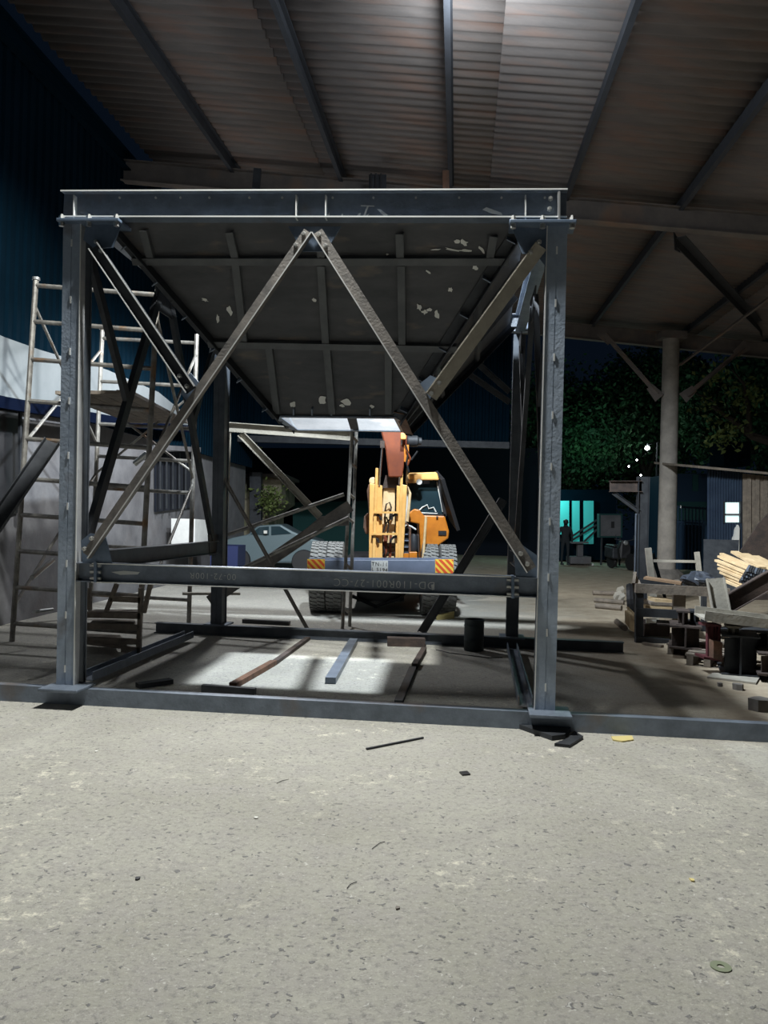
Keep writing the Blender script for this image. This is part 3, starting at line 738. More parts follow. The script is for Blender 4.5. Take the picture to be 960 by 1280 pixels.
# rear tyres
for px in (402, 548):
    tyre(px, 15.9, .5, .3)
pbox(430, 700, 523, 738, 12.9, 3.4, 'chassis', M['black'])
pbox(446, 738, 505, 752, 13.3, 2.4, 'gearbox', M['black'])
MB().tube([at(440, 745, 13.2), at(470, 758, 13.2), at(500, 748, 13.2), at(515, 730, 13.2)], .03, 8).build('drag_link', M['black'], crane)
# lift frame: two side plates, tall guides, cross bars
xz((462, 478, 478, 461), (604, 607, 700, 700), 12.85, .10, 'side_plate', M['yellow'], bevel=.01)
xz((496, 509, 504, 494), (607, 606, 700, 700), 12.85, .10, 'side_plate', M['yellow'], bevel=.01)
xz((469.5, 473, 469, 465), (585, 585, 700, 700), 12.78, .10, 'guide_rail', M['yellow'], bevel=.006)
xz((501, 504, 501, 497), (586, 586, 700, 700), 12.78, .10, 'guide_rail', M['yellow'], bevel=.006)
xz((508, 510.5, 510, 507), (585, 585, 602, 602), 12.9, .05, 'guide_rail', M['cream'])
xz((480, 494, 493, 473), (607, 607, 700, 700), 13.0, .25, 'boom_base', M['cream'], bevel=.015)
for y, x0, x1 in ((640.5, 467, 498), (667.5, 464.5, 497)):
    pbox(x0, y - 1.2, x1, y + 1.2, 12.74, .08, 'cross_bar', M['yellow'])
for y in (679, 684, 691): pbox(472, y - .5, 495, y + .5, 12.96, .05, 'step_bar', M['rustdark'])
xz((480, 484, 484, 479), (669, 669, 690, 699), 12.93, .04, 'link_arm', M['red'])
xz((487, 490, 489, 486), (669, 669, 698, 698), 12.93, .04, 'link_arm', M['red'])
# curved black cut-outs seen as rubber buffers under the cross bars
for x0, y0, sx in ((468, 643, 1), (497, 643, -1), (465, 671, 1), (496, 671, -1)):
    MB().tube([at(x0, y0, 12.8), at(x0 + 4*sx, y0 + .6, 12.8), at(x0 + 7*sx, y0 + 3, 12.8), at(x0 + 8*sx, y0 + 7, 12.8)], .022, 6).build('buffer', M['black'], crane)
for pts in (((482, 655), (481, 640), (483, 630), (487, 628), (489, 634), (487, 648)), ((478, 668), (482, 655), (488, 648), (491, 640)), ((484, 668), (486, 655), (483, 646)), ((479, 664), (478, 675), (481, 690), (476, 699))):
    MB().tube([at(x, y, 12.9) for x, y in pts], .014, 6).build('hydraulic_hose', M['black'], crane)
# lift cylinders
for (a, b_, e) in (((478, 556), (474, 608), 0), ((502.5, 548), (499, 606), 1)):
    MB().tube([at(*a, 12.75), at(*b_, 12.85)], .017, 10).build('cylinder_rod', M['chrome'], crane, smooth=True)
MB().bar(at(478, 551, 12.75), at(478, 560, 12.75), .07, .07).build('rod_eye', M['rustdark'], crane)
pbox(501, 541, 507.5, 549, 12.55, .14, 'clevis', M['yellow'], bevel=.01)
# upper boom, darkened in its colour for the shade it stands in
xz((476, 510, 508, 503, 486, 482), (536, 536, 560, 596, 596, 560), 12.75, .38, 'boom', M['red'], bevel=.015)
xz((482, 504, 502, 478), (594, 594, 610, 610), 12.95, .5, 'boom_pivot', M['rustdark'])
mo_ = MB().lathe([(.07, 0), (.09, .02), (.09, .17), (.06, .2), (.06, .24)], at(508, 551, 12.8), (1, .1, 0), n=16).build('hoist_motor', M['dark'], crane, smooth=True)
pbox(505, 556, 511, 577, 12.7, .12, 'valve_block', M['orange'])
for pts in (((507, 556), (510, 566), (508, 578), (511, 590)), ((514, 575), (522, 564)), ((508, 562), (513, 573), (509, 582))):
    MB().tube([at(x, y, 12.66) for x, y in pts], .016, 6).build('hydraulic_hose', M['black'] if pts[0][0] != 508 else M['red'], crane)
# bent guard hoops either side of the lift frame
MB().tube([at(x, y, 13.0) for x, y in ((468, 604), (462, 607), (460.5, 614), (462, 630), (463, 645))], .024, 8).build('guard_hoop', M['rust'], crane)
MB().tube([at(x, y, 13.0) for x, y in ((503, 607), (509, 609), (512.5, 617), (511, 635), (509, 652))], .024, 8).build('guard_hoop', M['cream'], crane)
MB().tube([at(x, y, 13.05) for x, y in ((505, 612), (507, 620), (506.5, 640), (504, 655))], .05, 8).build('air_pipe', M['white'], crane)
MB().lathe([(.04, 0), (.06, .01), (.06, .06), (.03, .1)], at(466, 601, 12.95), (0, 1, 0), n=14).build('head_lamp', M['cream'], crane)
xz((455, 461, 461, 457, 454), (645, 640, 668, 668, 660), 13.3, .3, 'fuel_tank', M['rust'], bevel=.03)
# machinery right of the boom
pbox(500, 655, 512, 700, 13.15, .5, 'radiator', M['dark'])
for k in range(5): pbox(501, 659 + k*8, 511.5, 660.5 + k*8, 13.1, .04, 'radiator_slat', M['greypaint'])
pbox(499, 692, 511, 699, 12.95, .2, 'battery_tray', M['orange'])
pbox(511.5, 690, 521.5, 702, 12.9, .3, 'step_box', M['orange'], bevel=.01)
MB().tube([at(x, y, 13.0) for x, y in ((512, 700), (512.5, 660), (508, 654), (502, 659))], .02, 8).build('pipe_frame', M['rust'], crane)
MB().tube([at(x, y, 13.0) for x, y in ((503, 661), (508, 656), (514, 658), (520, 662))], .014, 8).build('hydraulic_hose', M['white'], crane)
MB().lathe([(.05, 0), (.07, .05), (.07, .25), (.04, .3)], at(517, 690, 13.1), n=14).build('filter', M['dark'], crane, smooth=True)
pbox(513, 668, 524, 690, 13.3, .4, 'engine_block', M['rustdark'])
xz((510, 518, 524, 533, 533, 526, 524, 510), (642, 636, 637, 648, 700, 700, 655, 652), 13.4, .9, 'bonnet', M['orange'], bevel=.02)
MB().tube([at(532.5, 646, 12.8), at(529, 698, 12.8)], .022, 8).build('marker_pole', M['cream'], crane)
# cab
cab = xz((527, 556, 561.5, 560.5, 546, 527), (644, 645, 664, 673, 683, 680), 13.6, 1.5, 'cab_body', M['orange'], bevel=.02)
xz((511, 545, 547, 549, 511), (591, 590, 592, 600, 600), 13.5, 1.7, 'cab_roof', M['yellow'], bevel=.02)
fr = [(511, 599), (548, 599), (556, 645), (511, 645)]
xz([p[0] for p in fr], [p[1] for p in fr], 13.72, .012, 'windscreen', M['glass'])
for a, b_, w_ in (((511, 598), (511, 645), .04), ((548, 598), (556.5, 645), .05), ((511, 598), (549, 598), .05), ((522, 643.5), (557, 644.5), .05)):
    MB().bar(at(*a, 13.66), at(*b_, 13.66), w_, .07, up=(0, 1, 0)).build('cab_pillar', M['black'], crane)
MB().bar(at(546, 602, 13.69), at(553.5, 640, 13.69), .016, .02, up=(0, 1, 0)).build('wiper', M['paint'], crane)
MB().bar(at(549, 594, 13.7), at(568, 656, 13.9), .06, .9, up=(0, 1, 0)).build('cab_side', M['black'], crane)
sw = at(529, 640, 13.76)
MB().tube([at(x, y, 13.70) for x, y in ((522, 640), (528, 634), (534, 631), (536, 636), (542, 634), (545, 640))], .012, 6).build('control_levers', M['paint'], crane)
MB().tube([at(523, 641, 13.69), at(547, 642, 13.69)], .012, 6).build('dashboard_edge', M['paint'], crane)
pbox(528, 599, 537, 605, 13.64, .02, 'sticker', M['greypaint'])
pbox(508, 599, 521, 603.5, 13.45, .05, 'mirror_arm', M['yellow'])
MB().lathe([(.048, 0), (.048, .03)], at(524, 602.3, 13.42), (0, 1, 0), n=20).build('round_lamp', M['paint'], crane)
pbox(548, 663.5, 558, 669, 13.58, .012, 'badge', M['black'])
for x in (549.5, 551.5, 553.5, 555.5): pbox(x, 665, x + 1.1, 667.5, 13.575, .006, 'badge_letter', M['dark'])
MB().lathe([(.008, 0), (.02, .005)], at(546.5, 646.5, 13.56), (0, 1, 0), n=8).build('latch', M['black'], crane)
MB().tube([at(x, y, 14.0) for x, y in ((540, 695), (541, 684), (548, 678), (556, 680), (561, 690))], .07, 8).build('mudguard', M['black'], crane)
# chocks under the tyre
ck = gnd(557, 772)
single(MB().poly([gnd(545, 774), gnd(567, 772), gnd(567, 772) + V((0, 0, .10)), gnd(545, 774) + V((0, .0, .07))], (0, -.12, 0)), 'wheel_chock', M['chip'], 'pale yellow wedge block on the floor in front of the crane tyre on the right', 'chock')

# ================================================================== SCAFFOLD TOWER ON THE LEFT
tower = thing('scaffold_tower', gnd(95, 800), 'tall grey pipe scaffold tower with ladder rungs standing left of the frame', 'scaffold')
def tube1(a, b_, r, name, parent=tower, mt=None, n=8):
    return MB().tube([a, b_], r, n).build(name, mt or M['pipe'], parent, smooth=True)
def frame_side(fl_, fr_, topL, topR, rungs, parent):
    A = gnd(*fl_); B = gnd(*fr_); At = at(*topL, A.y); Bt = at(*topR, B.y)
    tube1(A, At, .032, 'leg', parent); tube1(B, Bt, .032, 'leg', parent)
    MB().lathe([(.045, 0), (.045, .03)], At, n=12).build('leg_cap', M['bright'], parent)
    for t in rungs: tube1(A.lerp(At, t), B.lerp(Bt, t), .026, 'rung', parent)
    return A, B, At, Bt
r1 = (.05, .08+.07, .25, .35, .45, .56, .665, .78, .885, .985)
A, B, At, Bt = frame_side((15, 802), (173, 813), (45, 350), (197, 362), r1, tower)
zdk = A.lerp(At, .665).z; zdk2 = zdk / at(128, 412, gnd(112, 772).y).z
C, D, Ct, Dt = frame_side((112, 772), (236, 779), (128, 412), (246, 418), (.08, .25, .45, .56, zdk2, .82, .97), tower)
tube1(A.lerp(At, .93), C.lerp(Ct, .6), .02, 'cross_brace'); tube1(A.lerp(At, .55), C.lerp(Ct, .93), .02, 'cross_brace')
tube1(B.lerp(Bt, .5), D.lerp(Dt, .93), .02, 'cross_brace'); tube1(B.lerp(Bt, .93), D.lerp(Dt, .5), .02, 'cross_brace')
tube1(A.lerp(At, .1), C.lerp(Ct, .5), .02, 'cross_brace'); tube1(B.lerp(Bt, .1), D.lerp(Dt, .48), .02, 'cross_brace')
tube1(C.lerp(Ct, .5), D.lerp(Dt, .8), .018, 'cross_brace'); tube1(C.lerp(Ct, .75), D.lerp(Dt, .52), .018, 'cross_brace')
# deck planks lying on the rungs
zA = A.lerp(At, .665); zB = B.lerp(Bt, .665); zC = C.lerp(Ct, zdk2); zD = D.lerp(Dt, zdk2)
deckz = zA.z + .05
for k in range(5):
    t0 = .36 + k * .12
    p = zA.lerp(zB, t0) ; q = zC.lerp(zD, t0); p.z = q.z = deckz
    single(MB().bar(p - V((0, .25, 0)), q + V((0, .2, 0)), .17, .038), 'scaffold_plank', M['oldwood'],
           ['dark scaffold plank on the tower deck, nearest the plastered wall', 'second dark plank of the tower deck from the plastered wall', 'middle dark plank of the five on the scaffold tower deck', 'fourth plank of the tower deck, next to the outermost one', 'dark plank on the scaffold tower deck, outermost and nearest the hopper'][k], 'plank', 'planks on the scaffold tower deck')
# tower parts seen left of the wall: leaning channel
single(MB().prism(prof_c(.17, .06, .01), at(-25, 686, 8.2), at(66, 553, 8.9), up=(0, -1, 0)), 'leaning_channel', M['dark'], 'dark steel channel leaning diagonally across the far left scaffold leg', 'channel')
for (a, Ya, b_, Yb, r, lb) in (((168, 580), 9.3, (184, 567), 9.3, .035, 'short pale pipe stub poking out beside the long front brace at the left'),
                       ((40, 722), 9.0, (66, 700), 9.4, .03, 'pale pipe resting on a lower rung between the scaffold leg and the front left post'),
                       ((42, 765), 9.0, (66, 762), 9.2, .022, 'short pale pipe on the second lowest scaffold rung at the far left'),
                       ((244, 681), 10.1, (258, 679), 10.1, .03, 'short white pipe lying on the side rail by the rear left post')):
    single(MB().tube([at(*a, Ya), at(*b_, Yb)], r, 10), 'pipe_stub', M['bright'], lb, 'pipe')
# low trestle / step stand inside the left side
tr = thing('trestle_steps', gnd(145, 822), 'low wooden and steel step stand on the floor right of the front left post', 'step stand')
def wb_(a, b_, Y0_, Y1_, w_, h_, name, mt='oldwood', parent=tr): return MB().bar(at(*a, Y0_), at(*b_, Y1_), w_, h_).build(name, M[mt], parent)
Yt = 8.3
for a, b_, n_ in (((176, 735), (174, 812), 'leg'), ((146, 730), (133, 764), 'leg'), ((188, 730), (180, 766), 'leg'), ((111, 735), (112, 762), 'leg')):
    wb_(a, b_, Yt, Yt, .05, .04, n_)
for y, x0, x1 in ((768, 104, 176), (748, 138, 176), (782, 101, 174), (800, 100, 172), (811, 152, 176)):
    wb_((x0, y - .0), (x1, y + 2), Yt, Yt, .05, .06, 'rail')
MB().poly([at(111, 768, Yt), at(174, 768, Yt), at(173, 765, Yt + .7), at(120, 765, Yt + .7)], (0, 0, .03)).build('tread_board', M['oldwood'], tr)
MB().poly([at(108, 784, Yt), at(172, 786, Yt), at(168, 777, Yt + .8), at(118, 776, Yt + .8)], (0, 0, .02)).build('tread_board', M['oldwood'], tr)
MB().poly([gnd(100, 805, .1), gnd(160, 812, .1), gnd(150, 797, .1), gnd(104, 795, .1)], (0, 0, .03)).build('tread_board', M['oldwood'], tr)

# ladder frame near the middle, standing behind the rear beam
lad = thing('scaffold_ladder', gnd(430, 790), 'pale narrow pipe ladder frame standing upright at the centre before the crane', 'ladder')
YL = gnd(428, 786).y
for a, b_, dy in (((440, 540), (428, 786), 0), ((445.5, 540), (437, 782), .25)):
    pa = at(*a, YL + dy); pb = gnd(*b_); 
    tube1(pa, V((at(b_[0], b_[1], YL + dy).x, YL + dy, .0)), .024, 'leg', lad)
for y in (548, 582, 620, 650, 708, 762):
    x = 440 - (y - 540) * .049
    tube1(at(x, y - 3, YL), at(x + 6.5, y + 3, YL + .25), .022, 'rung', lad)
pg = thing('propped_gantry', at(280, 780, 11.0) * 1.0, 'dusty steel channel gantry with a sloping brace left of the centre ladder', 'frame')
Yg = 10.9
def gb(a, b_, wd, th_, mt='brace', name='brace', Y0_=Yg, Y1_=Yg, parent=pg): return MB().prism(prof_c(wd, th_, .01), at(*a, Y0_), at(*b_, Y1_), up=(0, -1, 0)).build(name, M[mt], parent)
gb((286, 534), (438, 545), .13, .05, 'palebeam', 'top_channel')
gb((301, 542), (400, 646), .10, .05, 'palebeam')
gb((438, 632), (262, 752), .16, .02, 'brace')
MB().poly([at(401, 645, Yg), at(436, 645, Yg), at(436, 657, Yg), at(385, 659, Yg)], (0, .012, 0)).build('gusset_plate', M['brace'], pg)
gb((287, 540), (283, 640), .05, .04, 'palebeam', 'hanger')
sp1 = single(MB().tube([at(262, 676, 10.7), at(430, 618, 10.8)], .028, 10), 'scaffold_pipe', M['pipe'], 'upper of two long grey pipes sloping from the centre ladder down to the left', 'pipe')
sp2 = single(MB().tube([at(262, 730, 10.6), at(436, 647, 10.7)], .028, 10), 'scaffold_pipe', M['pipe'], 'lower of two long grey pipes sloping from the centre ladder down to the left', 'pipe')
single(MB().tube([at(280, 598, 10.35), gnd(384, 786, .03)], .026, 10), 'prop_rod', M['brace'], 'dark slim rod slanting from the rear left post down to the rear floor beam', 'rod')
single(MB().prism(prof_c(.11, .05, .01), at(629, 624, 9.75), gnd(527, 790, .06), up=(0, -1, 0)), 'leaning_channel', M['dark'], 'dark steel channel leaning against the rear right post before the crane tyre', 'channel')
# side bar clutter near rear left post
single(MB().bar(at(228, 742, 11.0), at(300, 742, 11.2), .12, .03), 'loose_plank', M['palebeam'], 'pale flat plank lying low behind the rear left post', 'plank')

# ================================================================== LEFT BUILDING FACE, CAR, FAR LEFT
# white sheet parapet and blue strip on the plaster wall, window opening
off = LW
trm = bpy.data.objects.new('trim_1', None); col.objects.link(trm); tag(trm, 'white sheet awning board with a dark blue edge strip along the left wall', kind='structure')
def lwp(px, py, o_=.0):   # on a plane just inside the left wall
    n = V((1, -.064, 0)).normalized(); return onpl(px, py, V((LW(0) + o_, 0, 0)), n)
def lpoly(pts, o_, t, mt, name, parent):
    return MB().poly([lwp(x, y, o_) for x, y in pts], (t, 0, 0)).build(name, mt, parent)
lpoly([(-60, 394), (0, 421), (45, 437), (130, 462), (195, 490), (232, 520), (232, 533), (140, 522), (0, 496), (-60, 483)], .10, .05, M['whitewall'], 'white_board', trm)
lpoly([(-60, 483), (0, 496), (140, 521), (232, 532), (232, 540), (140, 533), (0, 511), (-60, 500)], .17, .1, M['bluestrip'], 'edge_strip', trm)
w1 = lpoly([(-60, 505), (24, 516), (24, 640), (-60, 660)], -.08, .02, M['black'], 'window_1', None); w1['kind'] = 'structure'
for x in (-20, 24): lpoly([(x-1.5, 514), (x+1, 515), (x+1, 642), (x-1.5, 643)], .03, .03, M['dark'], 'window_frame', w1)
w2 = lpoly([(193, 563), (238, 566), (238, 634), (193, 640)], -.08, .03, M['flatnavy'], 'window_2', None); w2['kind'] = 'structure'
for x in (200, 208, 216, 224, 232): lpoly([(x-.5, 566), (x+.5, 566), (x+.5, 636), (x-.5, 636)], .04, .02, M['dark'], 'window_bar', w2)
lpoly([(192, 556), (240, 559), (240, 565), (192, 562)], .05, .2, M['plaster'], 'window_ledge', w2)
tkb = single(MB().poly([lwp(214, 648, .1), lwp(240, 650, .1), lwp(240, 690, .1), lwp(214, 694, .1)], (.5, 0, 0)), 'water_tank', M['white'], 'white tank on the floor by the left wall below the barred window', 'tank')
tkb.location.x += 0
for px, Y, h_ in ((225, 17.5, .55), ):
    pass
# car parked beyond
car = thing('parked_car', gnd(342, 715), 'grey car parked in the dark behind the sloping pipes, seen side-on', 'car')
Yc = 21.5
prof = [(272, 700), (274, 678), (290, 672), (310, 668), (322, 657), (350, 655), (366, 664), (385, 672), (400, 676), (404, 690), (402, 704), (272, 704)]
MB().poly([at(x, y, Yc) for x, y in prof], (0, 1.6, 0)).build('body', M['car'], car, bevel=.06)
for pl in ([(313, 668), (324, 659), (336, 658), (336, 669)], [(339, 658), (350, 658), (364, 667), (339, 669)]):
    MB().poly([at(x, y, Yc - .02) for x, y in pl], (0, .03, 0)).build('window', M['glass'], car)
for x in (298, 380):
    c = at(x, 704, Yc); c.z = .33
    MB().lathe([(.2, -.1), (.31, -.1), (.33, -.06), (.33, .1), (.2, .1)], c, (0, 1, 0), n=24).build('tyre', M['black'], car)
MB().bar(at(330, 665, Yc - .1), at(334, 665, Yc - .1), .1, .08).build('wing_mirror', M['paint'], car)
single(MB().box(gnd(262, 730, 0), gnd(296, 731, 0) + V((0, 1.0, .85))), 'storage_box', M['bluebox'], 'dark blue box on the floor behind the rear left post', 'box')
# lit house wall with foliage behind the car
hs = thing('far_house', gnd(315, 700), 'pale house wall mottled with painted foliage shadow with a flat eave beyond the car on the left', 'building')
Yh = 27.0
MB().poly([at(180, 600, Yh), at(352, 596, Yh), at(352, 629, Yh), at(336, 640, Yh), at(336, 690, Yh), at(336, 702.5, Yh), at(180, 699, Yh)], (0, 4, 0)).build('wall', mat('shadow_mottled_wall', (.40, .34, .27), .9, 0, (.12, .13, .07), 1.1), hs)  # dark green mottling is foliage shadow put into the wall colour
MB().poly([at(170, 592, Yh - .4), at(356, 592, Yh - .4), at(356, 596, Yh - .4), at(170, 596, Yh - .4)], (0, 4.6, 0)).build('eave', M['rafter'], hs)
MB().poly([at(312, 590, Yh - 1), at(326, 590, Yh - 1), at(326, 703, Yh - 1), at(312, 703, Yh - 1)], (0, .4, 0)).build('pillar', M['dark'], hs)
yb = bpy.data.objects.new('wall_yard', None); col.objects.link(yb); tag(yb, 'dark green painted yard wall far behind the crane', kind='structure')
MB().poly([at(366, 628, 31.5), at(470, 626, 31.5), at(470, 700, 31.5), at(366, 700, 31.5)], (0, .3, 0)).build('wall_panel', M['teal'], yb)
yb2_ = bpy.data.objects.new('wall_boundary', None); col.objects.link(yb2_); tag(yb2_, 'black unlit boundary wall at the far end of the yard', kind='structure')
MB().poly([at(280, 560, 36), at(700, 560, 36), at(700, 700, 36), at(280, 700, 36)], (0, .3, 0)).build('wall_panel', M['flatnavy'], yb2_)
# green leaves in the pocket left of the rear left post
def leafcloud(n_, cfun, size, mt, name, parent, seed):
    import numpy as np
    r_ = np.random.RandomState(seed); C = np.array([cfun(r_) for _ in range(n_)]); 
    a = r_.normal(size=(n_, 3)); a /= np.linalg.norm(a, axis=1)[:, None]
    b_ = np.cross(a, r_.normal(size=(n_, 3))); b_ /= np.linalg.norm(b_, axis=1)[:, None]
    s1 = size * r_.uniform(.6, 1.3, (n_, 1)); 
    q = np.stack([C - a*s1, C - b_*s1*.5, C + a*s1, C + b_*s1*.5], 1).reshape(-1, 3) - np.array(wpos(parent))
    me = bpy.data.meshes.new(name); me.from_pydata(q.tolist(), [], [(4*i, 4*i+1, 4*i+2, 4*i+3) for i in range(n_)])
    me.materials.append(mt); o = bpy.data.objects.new(name, me); col.objects.link(o)
    if parent: o.parent = parent
    return o
# ================================================================== BEHIND, RIGHT: COLUMN, BRACES, TREES, YARD
colm = thing('concrete_column', gnd(833, 733), 'round old concrete column with a dark stain holding the rear rafter on the right', 'column')
Yk = gnd(833, 731).y; k0 = at(833, 700, Yk); k1 = at(839, 424, Yk); k0.z = 0
MB().lathe([(.25, 0), (.235, .3), (.225, 3), (.21, (k1.z))], V((k0.x, Yk, 0)), (V((k1.x, k1.y, k1.z)) - V((k0.x, Yk, 0))).normalized(), n=28).build('shaft', M['concrete_col'], colm, smooth=True)
MB().obox(k1 + V((0, 0, .08)), (.33, 0, 0), (0, .25, 0), (0, 0, .09)).build('cap_plate', M['rafter'], colm)
MB().lathe([(.5, 0), (.45, .3), (.3, .42)], V((k0.x, Yk, 0)), n=14).build('plinth', M['stone'], colm)
def strut(a, Ya, b_, Yb, w_, label, mt='rafter', gp=True):
    p = at(*a, Ya); q = at(*b_, Yb)
    t = thing('roof_strut', p, label, 'strut')
    MB().prism(prof_l(w_, w_, .012), p, q, up=(0, -1, 0)).build('angle_bar', M[mt], t)
    if gp:
        for c, d_ in ((p, q), (q, p)):
            dd_ = (d_ - c).normalized(); sd = dd_.cross(V((0, 1, 0))).normalized()
            MB().poly([c - dd_*.12 - sd*.15, c - dd_*.12 + sd*.15, c + dd_*.28 + sd*.1, c + dd_*.28 - sd*.1], (0, .02, 0)).build('end_plate', M[mt], t)
strut((755, 418), Yk - .15, (821, 493), Yk - .15, .09, 'thin rusty knee strut from the rear rafter down to the left of the concrete column')
strut((930, 434), Yk - .2, (858, 494), Yk - .2, .10, 'thin knee strut from the rear rafter down to the right of the concrete column')
strut((845, 303), 13.2, (952, 414), 20.6, .16, 'thick dark brace dropping from the middle rafter to the rear rafter on the right', 'purlin')
strut((850, 456), Yk - .3, (975, 362), 16, .08, 'long slim rod crossing the thick dark roof brace at the right edge', gp=False)
# things hanging on the middle rafter
bx = thing('pulley_box', at(472, 230, 12.6), 'small dark box fixed on the middle rafter above the top beam', 'box')
MB().poly([at(461, 218, 12.9), at(483, 218, 12.9), at(483, 240, 12.9), at(461, 240, 12.9)], (0, .25, 0)).build('casing', M['dark'], bx)
for x in (464, 470, 476): MB().bar(at(x, 217, 12.85), at(x, 241, 12.85), .03, .03).build('rib', M['black'], bx)
single(MB().bar(at(557, 214, 12.3), at(557.5, 240, 12.3), .07, .10), 'rusty_clamp', M['rust'], 'small rusty clamp on the roof purlin right of the pulley box', 'clamp')
single(MB().bar(at(322, 211, 12.6), at(320, 236, 12.6), .05, .12), 'rafter_clip', M['dark'], 'dark clip on the middle rafter above the left half of the top beam', 'clip')

def tree(cx, cy, hz, rx, ry, rzz, n_, label, mt, seed, trunk=True, size=.17):
    t = thing('tree', (cx, cy, 0), label, 'tree')
    def cf(r_):
        while True:
            k = r_.randint(0, 14); rr = __import__('numpy').random.RandomState(seed * 50 + k); c = rr.normal(size=3) * .45
            p = c + r_.normal(size=3) * .24
            if (p**2).sum() < 1.3: return (cx + p[0]*rx, cy + p[1]*ry, hz + p[2]*rzz)
    leafcloud(n_, cf, size, mt, 'foliage', t, seed)
    if trunk:
        MB().tube([(cx, cy, 0), (cx + .2, cy, hz*.4), (cx - .1, cy + .1, hz*.75), (cx + .3, cy, hz + rzz*.3)], [.22, .17, .13, .05], 8).build('trunk', M['bark'], t, smooth=True)
        for k in range(4):
            a_ = k * 1.7 + seed; MB().tube([(cx, cy, hz*.6), (cx + math.cos(a_)*rx*.3, cy + math.sin(a_)*ry*.3, hz*.85), (cx + math.cos(a_)*rx*.6, cy + math.sin(a_)*ry*.6, hz + rzz*.25)], [.1, .06, .025], 6).build('branch', M['bark'], t)
    return t
tree(8.6, 37.5, 6.2, 3.6, 2.6, 3.2, 24000, 'broad dark green tree right behind the turquoise panels', M['leaf'], 3, size=.12)
tree(12.6, 38.5, 6.4, 3.6, 2.6, 3.4, 24000, 'dark green tree behind the left side of the concrete column', M['leaf'], 5, size=.12)
tree(15.5, 33.0, 6.6, 3.2, 2.4, 2.8, 20000, 'dark green tree spreading right of the concrete column', M['leaf'], 8, size=.12)
tree(18.5, 35.5, 7.0, 3.4, 2.4, 3.2, 18000, 'dark green tree over the corrugated shack at the right edge', M['leaf'], 11, size=.12)
tree(10.3, 43, 4.2, 5.5, 2.0, 3.0, 12000, 'low dark tree mass far behind the street bulb', M['leaf'], 13, size=.12)
lt = thing('leafy_branch', at(905, 505, 24), 'bare curved branch with pale lit leaves right of the column', 'branch')
for pts, r_ in ((((990, 560), (940, 545), (915, 525), (890, 508)), (.16, .12, .08, .05)), (((937, 543), (935, 510), (930, 480), (915, 462)), (.09, .07, .05, .02)), (((905, 520), (890, 500), (870, 492)), (.04, .03, .02))):
    MB().tube([at(x, y, 24) for x, y in pts], list(r_), 8).build('bough', M['bark'], lt, smooth=True)
def lf(r_):
    c = [(915, 540), (900, 548), (925, 500), (880, 505), (940, 490), (895, 470)][r_.randint(0, 6)]
    p = at(c[0] + r_.normal()*11, c[1] + r_.normal()*9, 24 + r_.normal()*.4); return tuple(p)
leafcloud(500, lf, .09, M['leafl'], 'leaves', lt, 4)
gl = thing('shrub', gnd(230, 700), 'pale green leafy shrub lit beside the far house on the left', 'shrub')
def gf(r_): 
    p = at(250 + r_.normal()*22, 545 + r_.normal()*14, 25.8 + r_.normal()*.5); return tuple(p)
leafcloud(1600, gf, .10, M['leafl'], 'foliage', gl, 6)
gl2 = thing('shrub', gnd(330, 690), 'small leafy plant against the mottled house wall right of its pillar', 'shrub')
def gf2(r_):
    p = at(338 + r_.normal()*8, 625 + r_.normal()*9, 25.8 + r_.normal()*.3); return tuple(p)
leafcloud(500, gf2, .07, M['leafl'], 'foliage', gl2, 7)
# teal building with lit panels
Yp = 32.0
tq = thing('turquoise_building', at(722, 690, Yp), 'small building with three bright turquoise panels far behind the right post', 'building')
def fp(pts, Y, dy, name, mt, parent): return MB().poly([at(x, y, Y) for x, y in pts], (0, dy, 0)).build(name, M[mt], parent)
def fr_(x0, y0, x1, y1, Y, dy, name, mt, parent): return fp([(x0, y0), (x1, y0), (x1, y1), (x0, y1)], Y, dy, name, mt, parent)
fr_(690, 612, 770, 700, Yp + .2, 2, 'wall', 'navy', tq)
for x0, x1, y1 in ((700, 711.5, 668), (715.5, 724.5, 678), (730, 742, 680)):
    fr_(x0, 626, x1, y1, Yp, .1, 'panel', 'turq', tq)
for a, b_ in (((714, 671), (746, 650)), ((714, 676), (746, 656)), ((730, 677), (746, 662))):
    MB().bar(at(*a, Yp - .3), at(*b_, Yp - .3), .05, .07).build('stair_rail', M['dark'], tq)
tb_ = thing('concrete_table', gnd(725, 706), 'pale concrete pedestal table in front of the turquoise panels', 'table')
fr_(714, 677.5, 736, 679.5, 29.5, .5, 'table_top', 'plaster', tb_); fr_(722, 679, 729, 697, 29.7, .2, 'pedestal', 'plaster', tb_)
fr_(713, 696, 739, 704.5, 29.4, .7, 'plinth', 'plaster', tb_)
single(MB().poly([gnd(712, 706), gnd(742, 707), gnd(742, 707) + V((0, 0, .07)), gnd(712, 706) + V((0, 0, .07))], (0, .3, 0)), 'glow_strip', M['white'], 'low white kerb on the ground before the pedestal table', 'glow')  # white slab stands in for the strip of glow on the ground
cb = thing('meter_cabinet', at(764, 672, 30), 'pale square cabinet on the dark wall right of the turquoise panels', 'cabinet')
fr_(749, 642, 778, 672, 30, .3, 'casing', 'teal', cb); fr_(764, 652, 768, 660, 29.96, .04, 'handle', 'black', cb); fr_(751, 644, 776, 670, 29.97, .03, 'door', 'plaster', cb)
for x in (752, 775): MB().bar(at(x, 672, 30.1), V((at(x, 672, 30.1).x, 30.1, 0)), .06, .06).build('leg', M['dark'], cb)
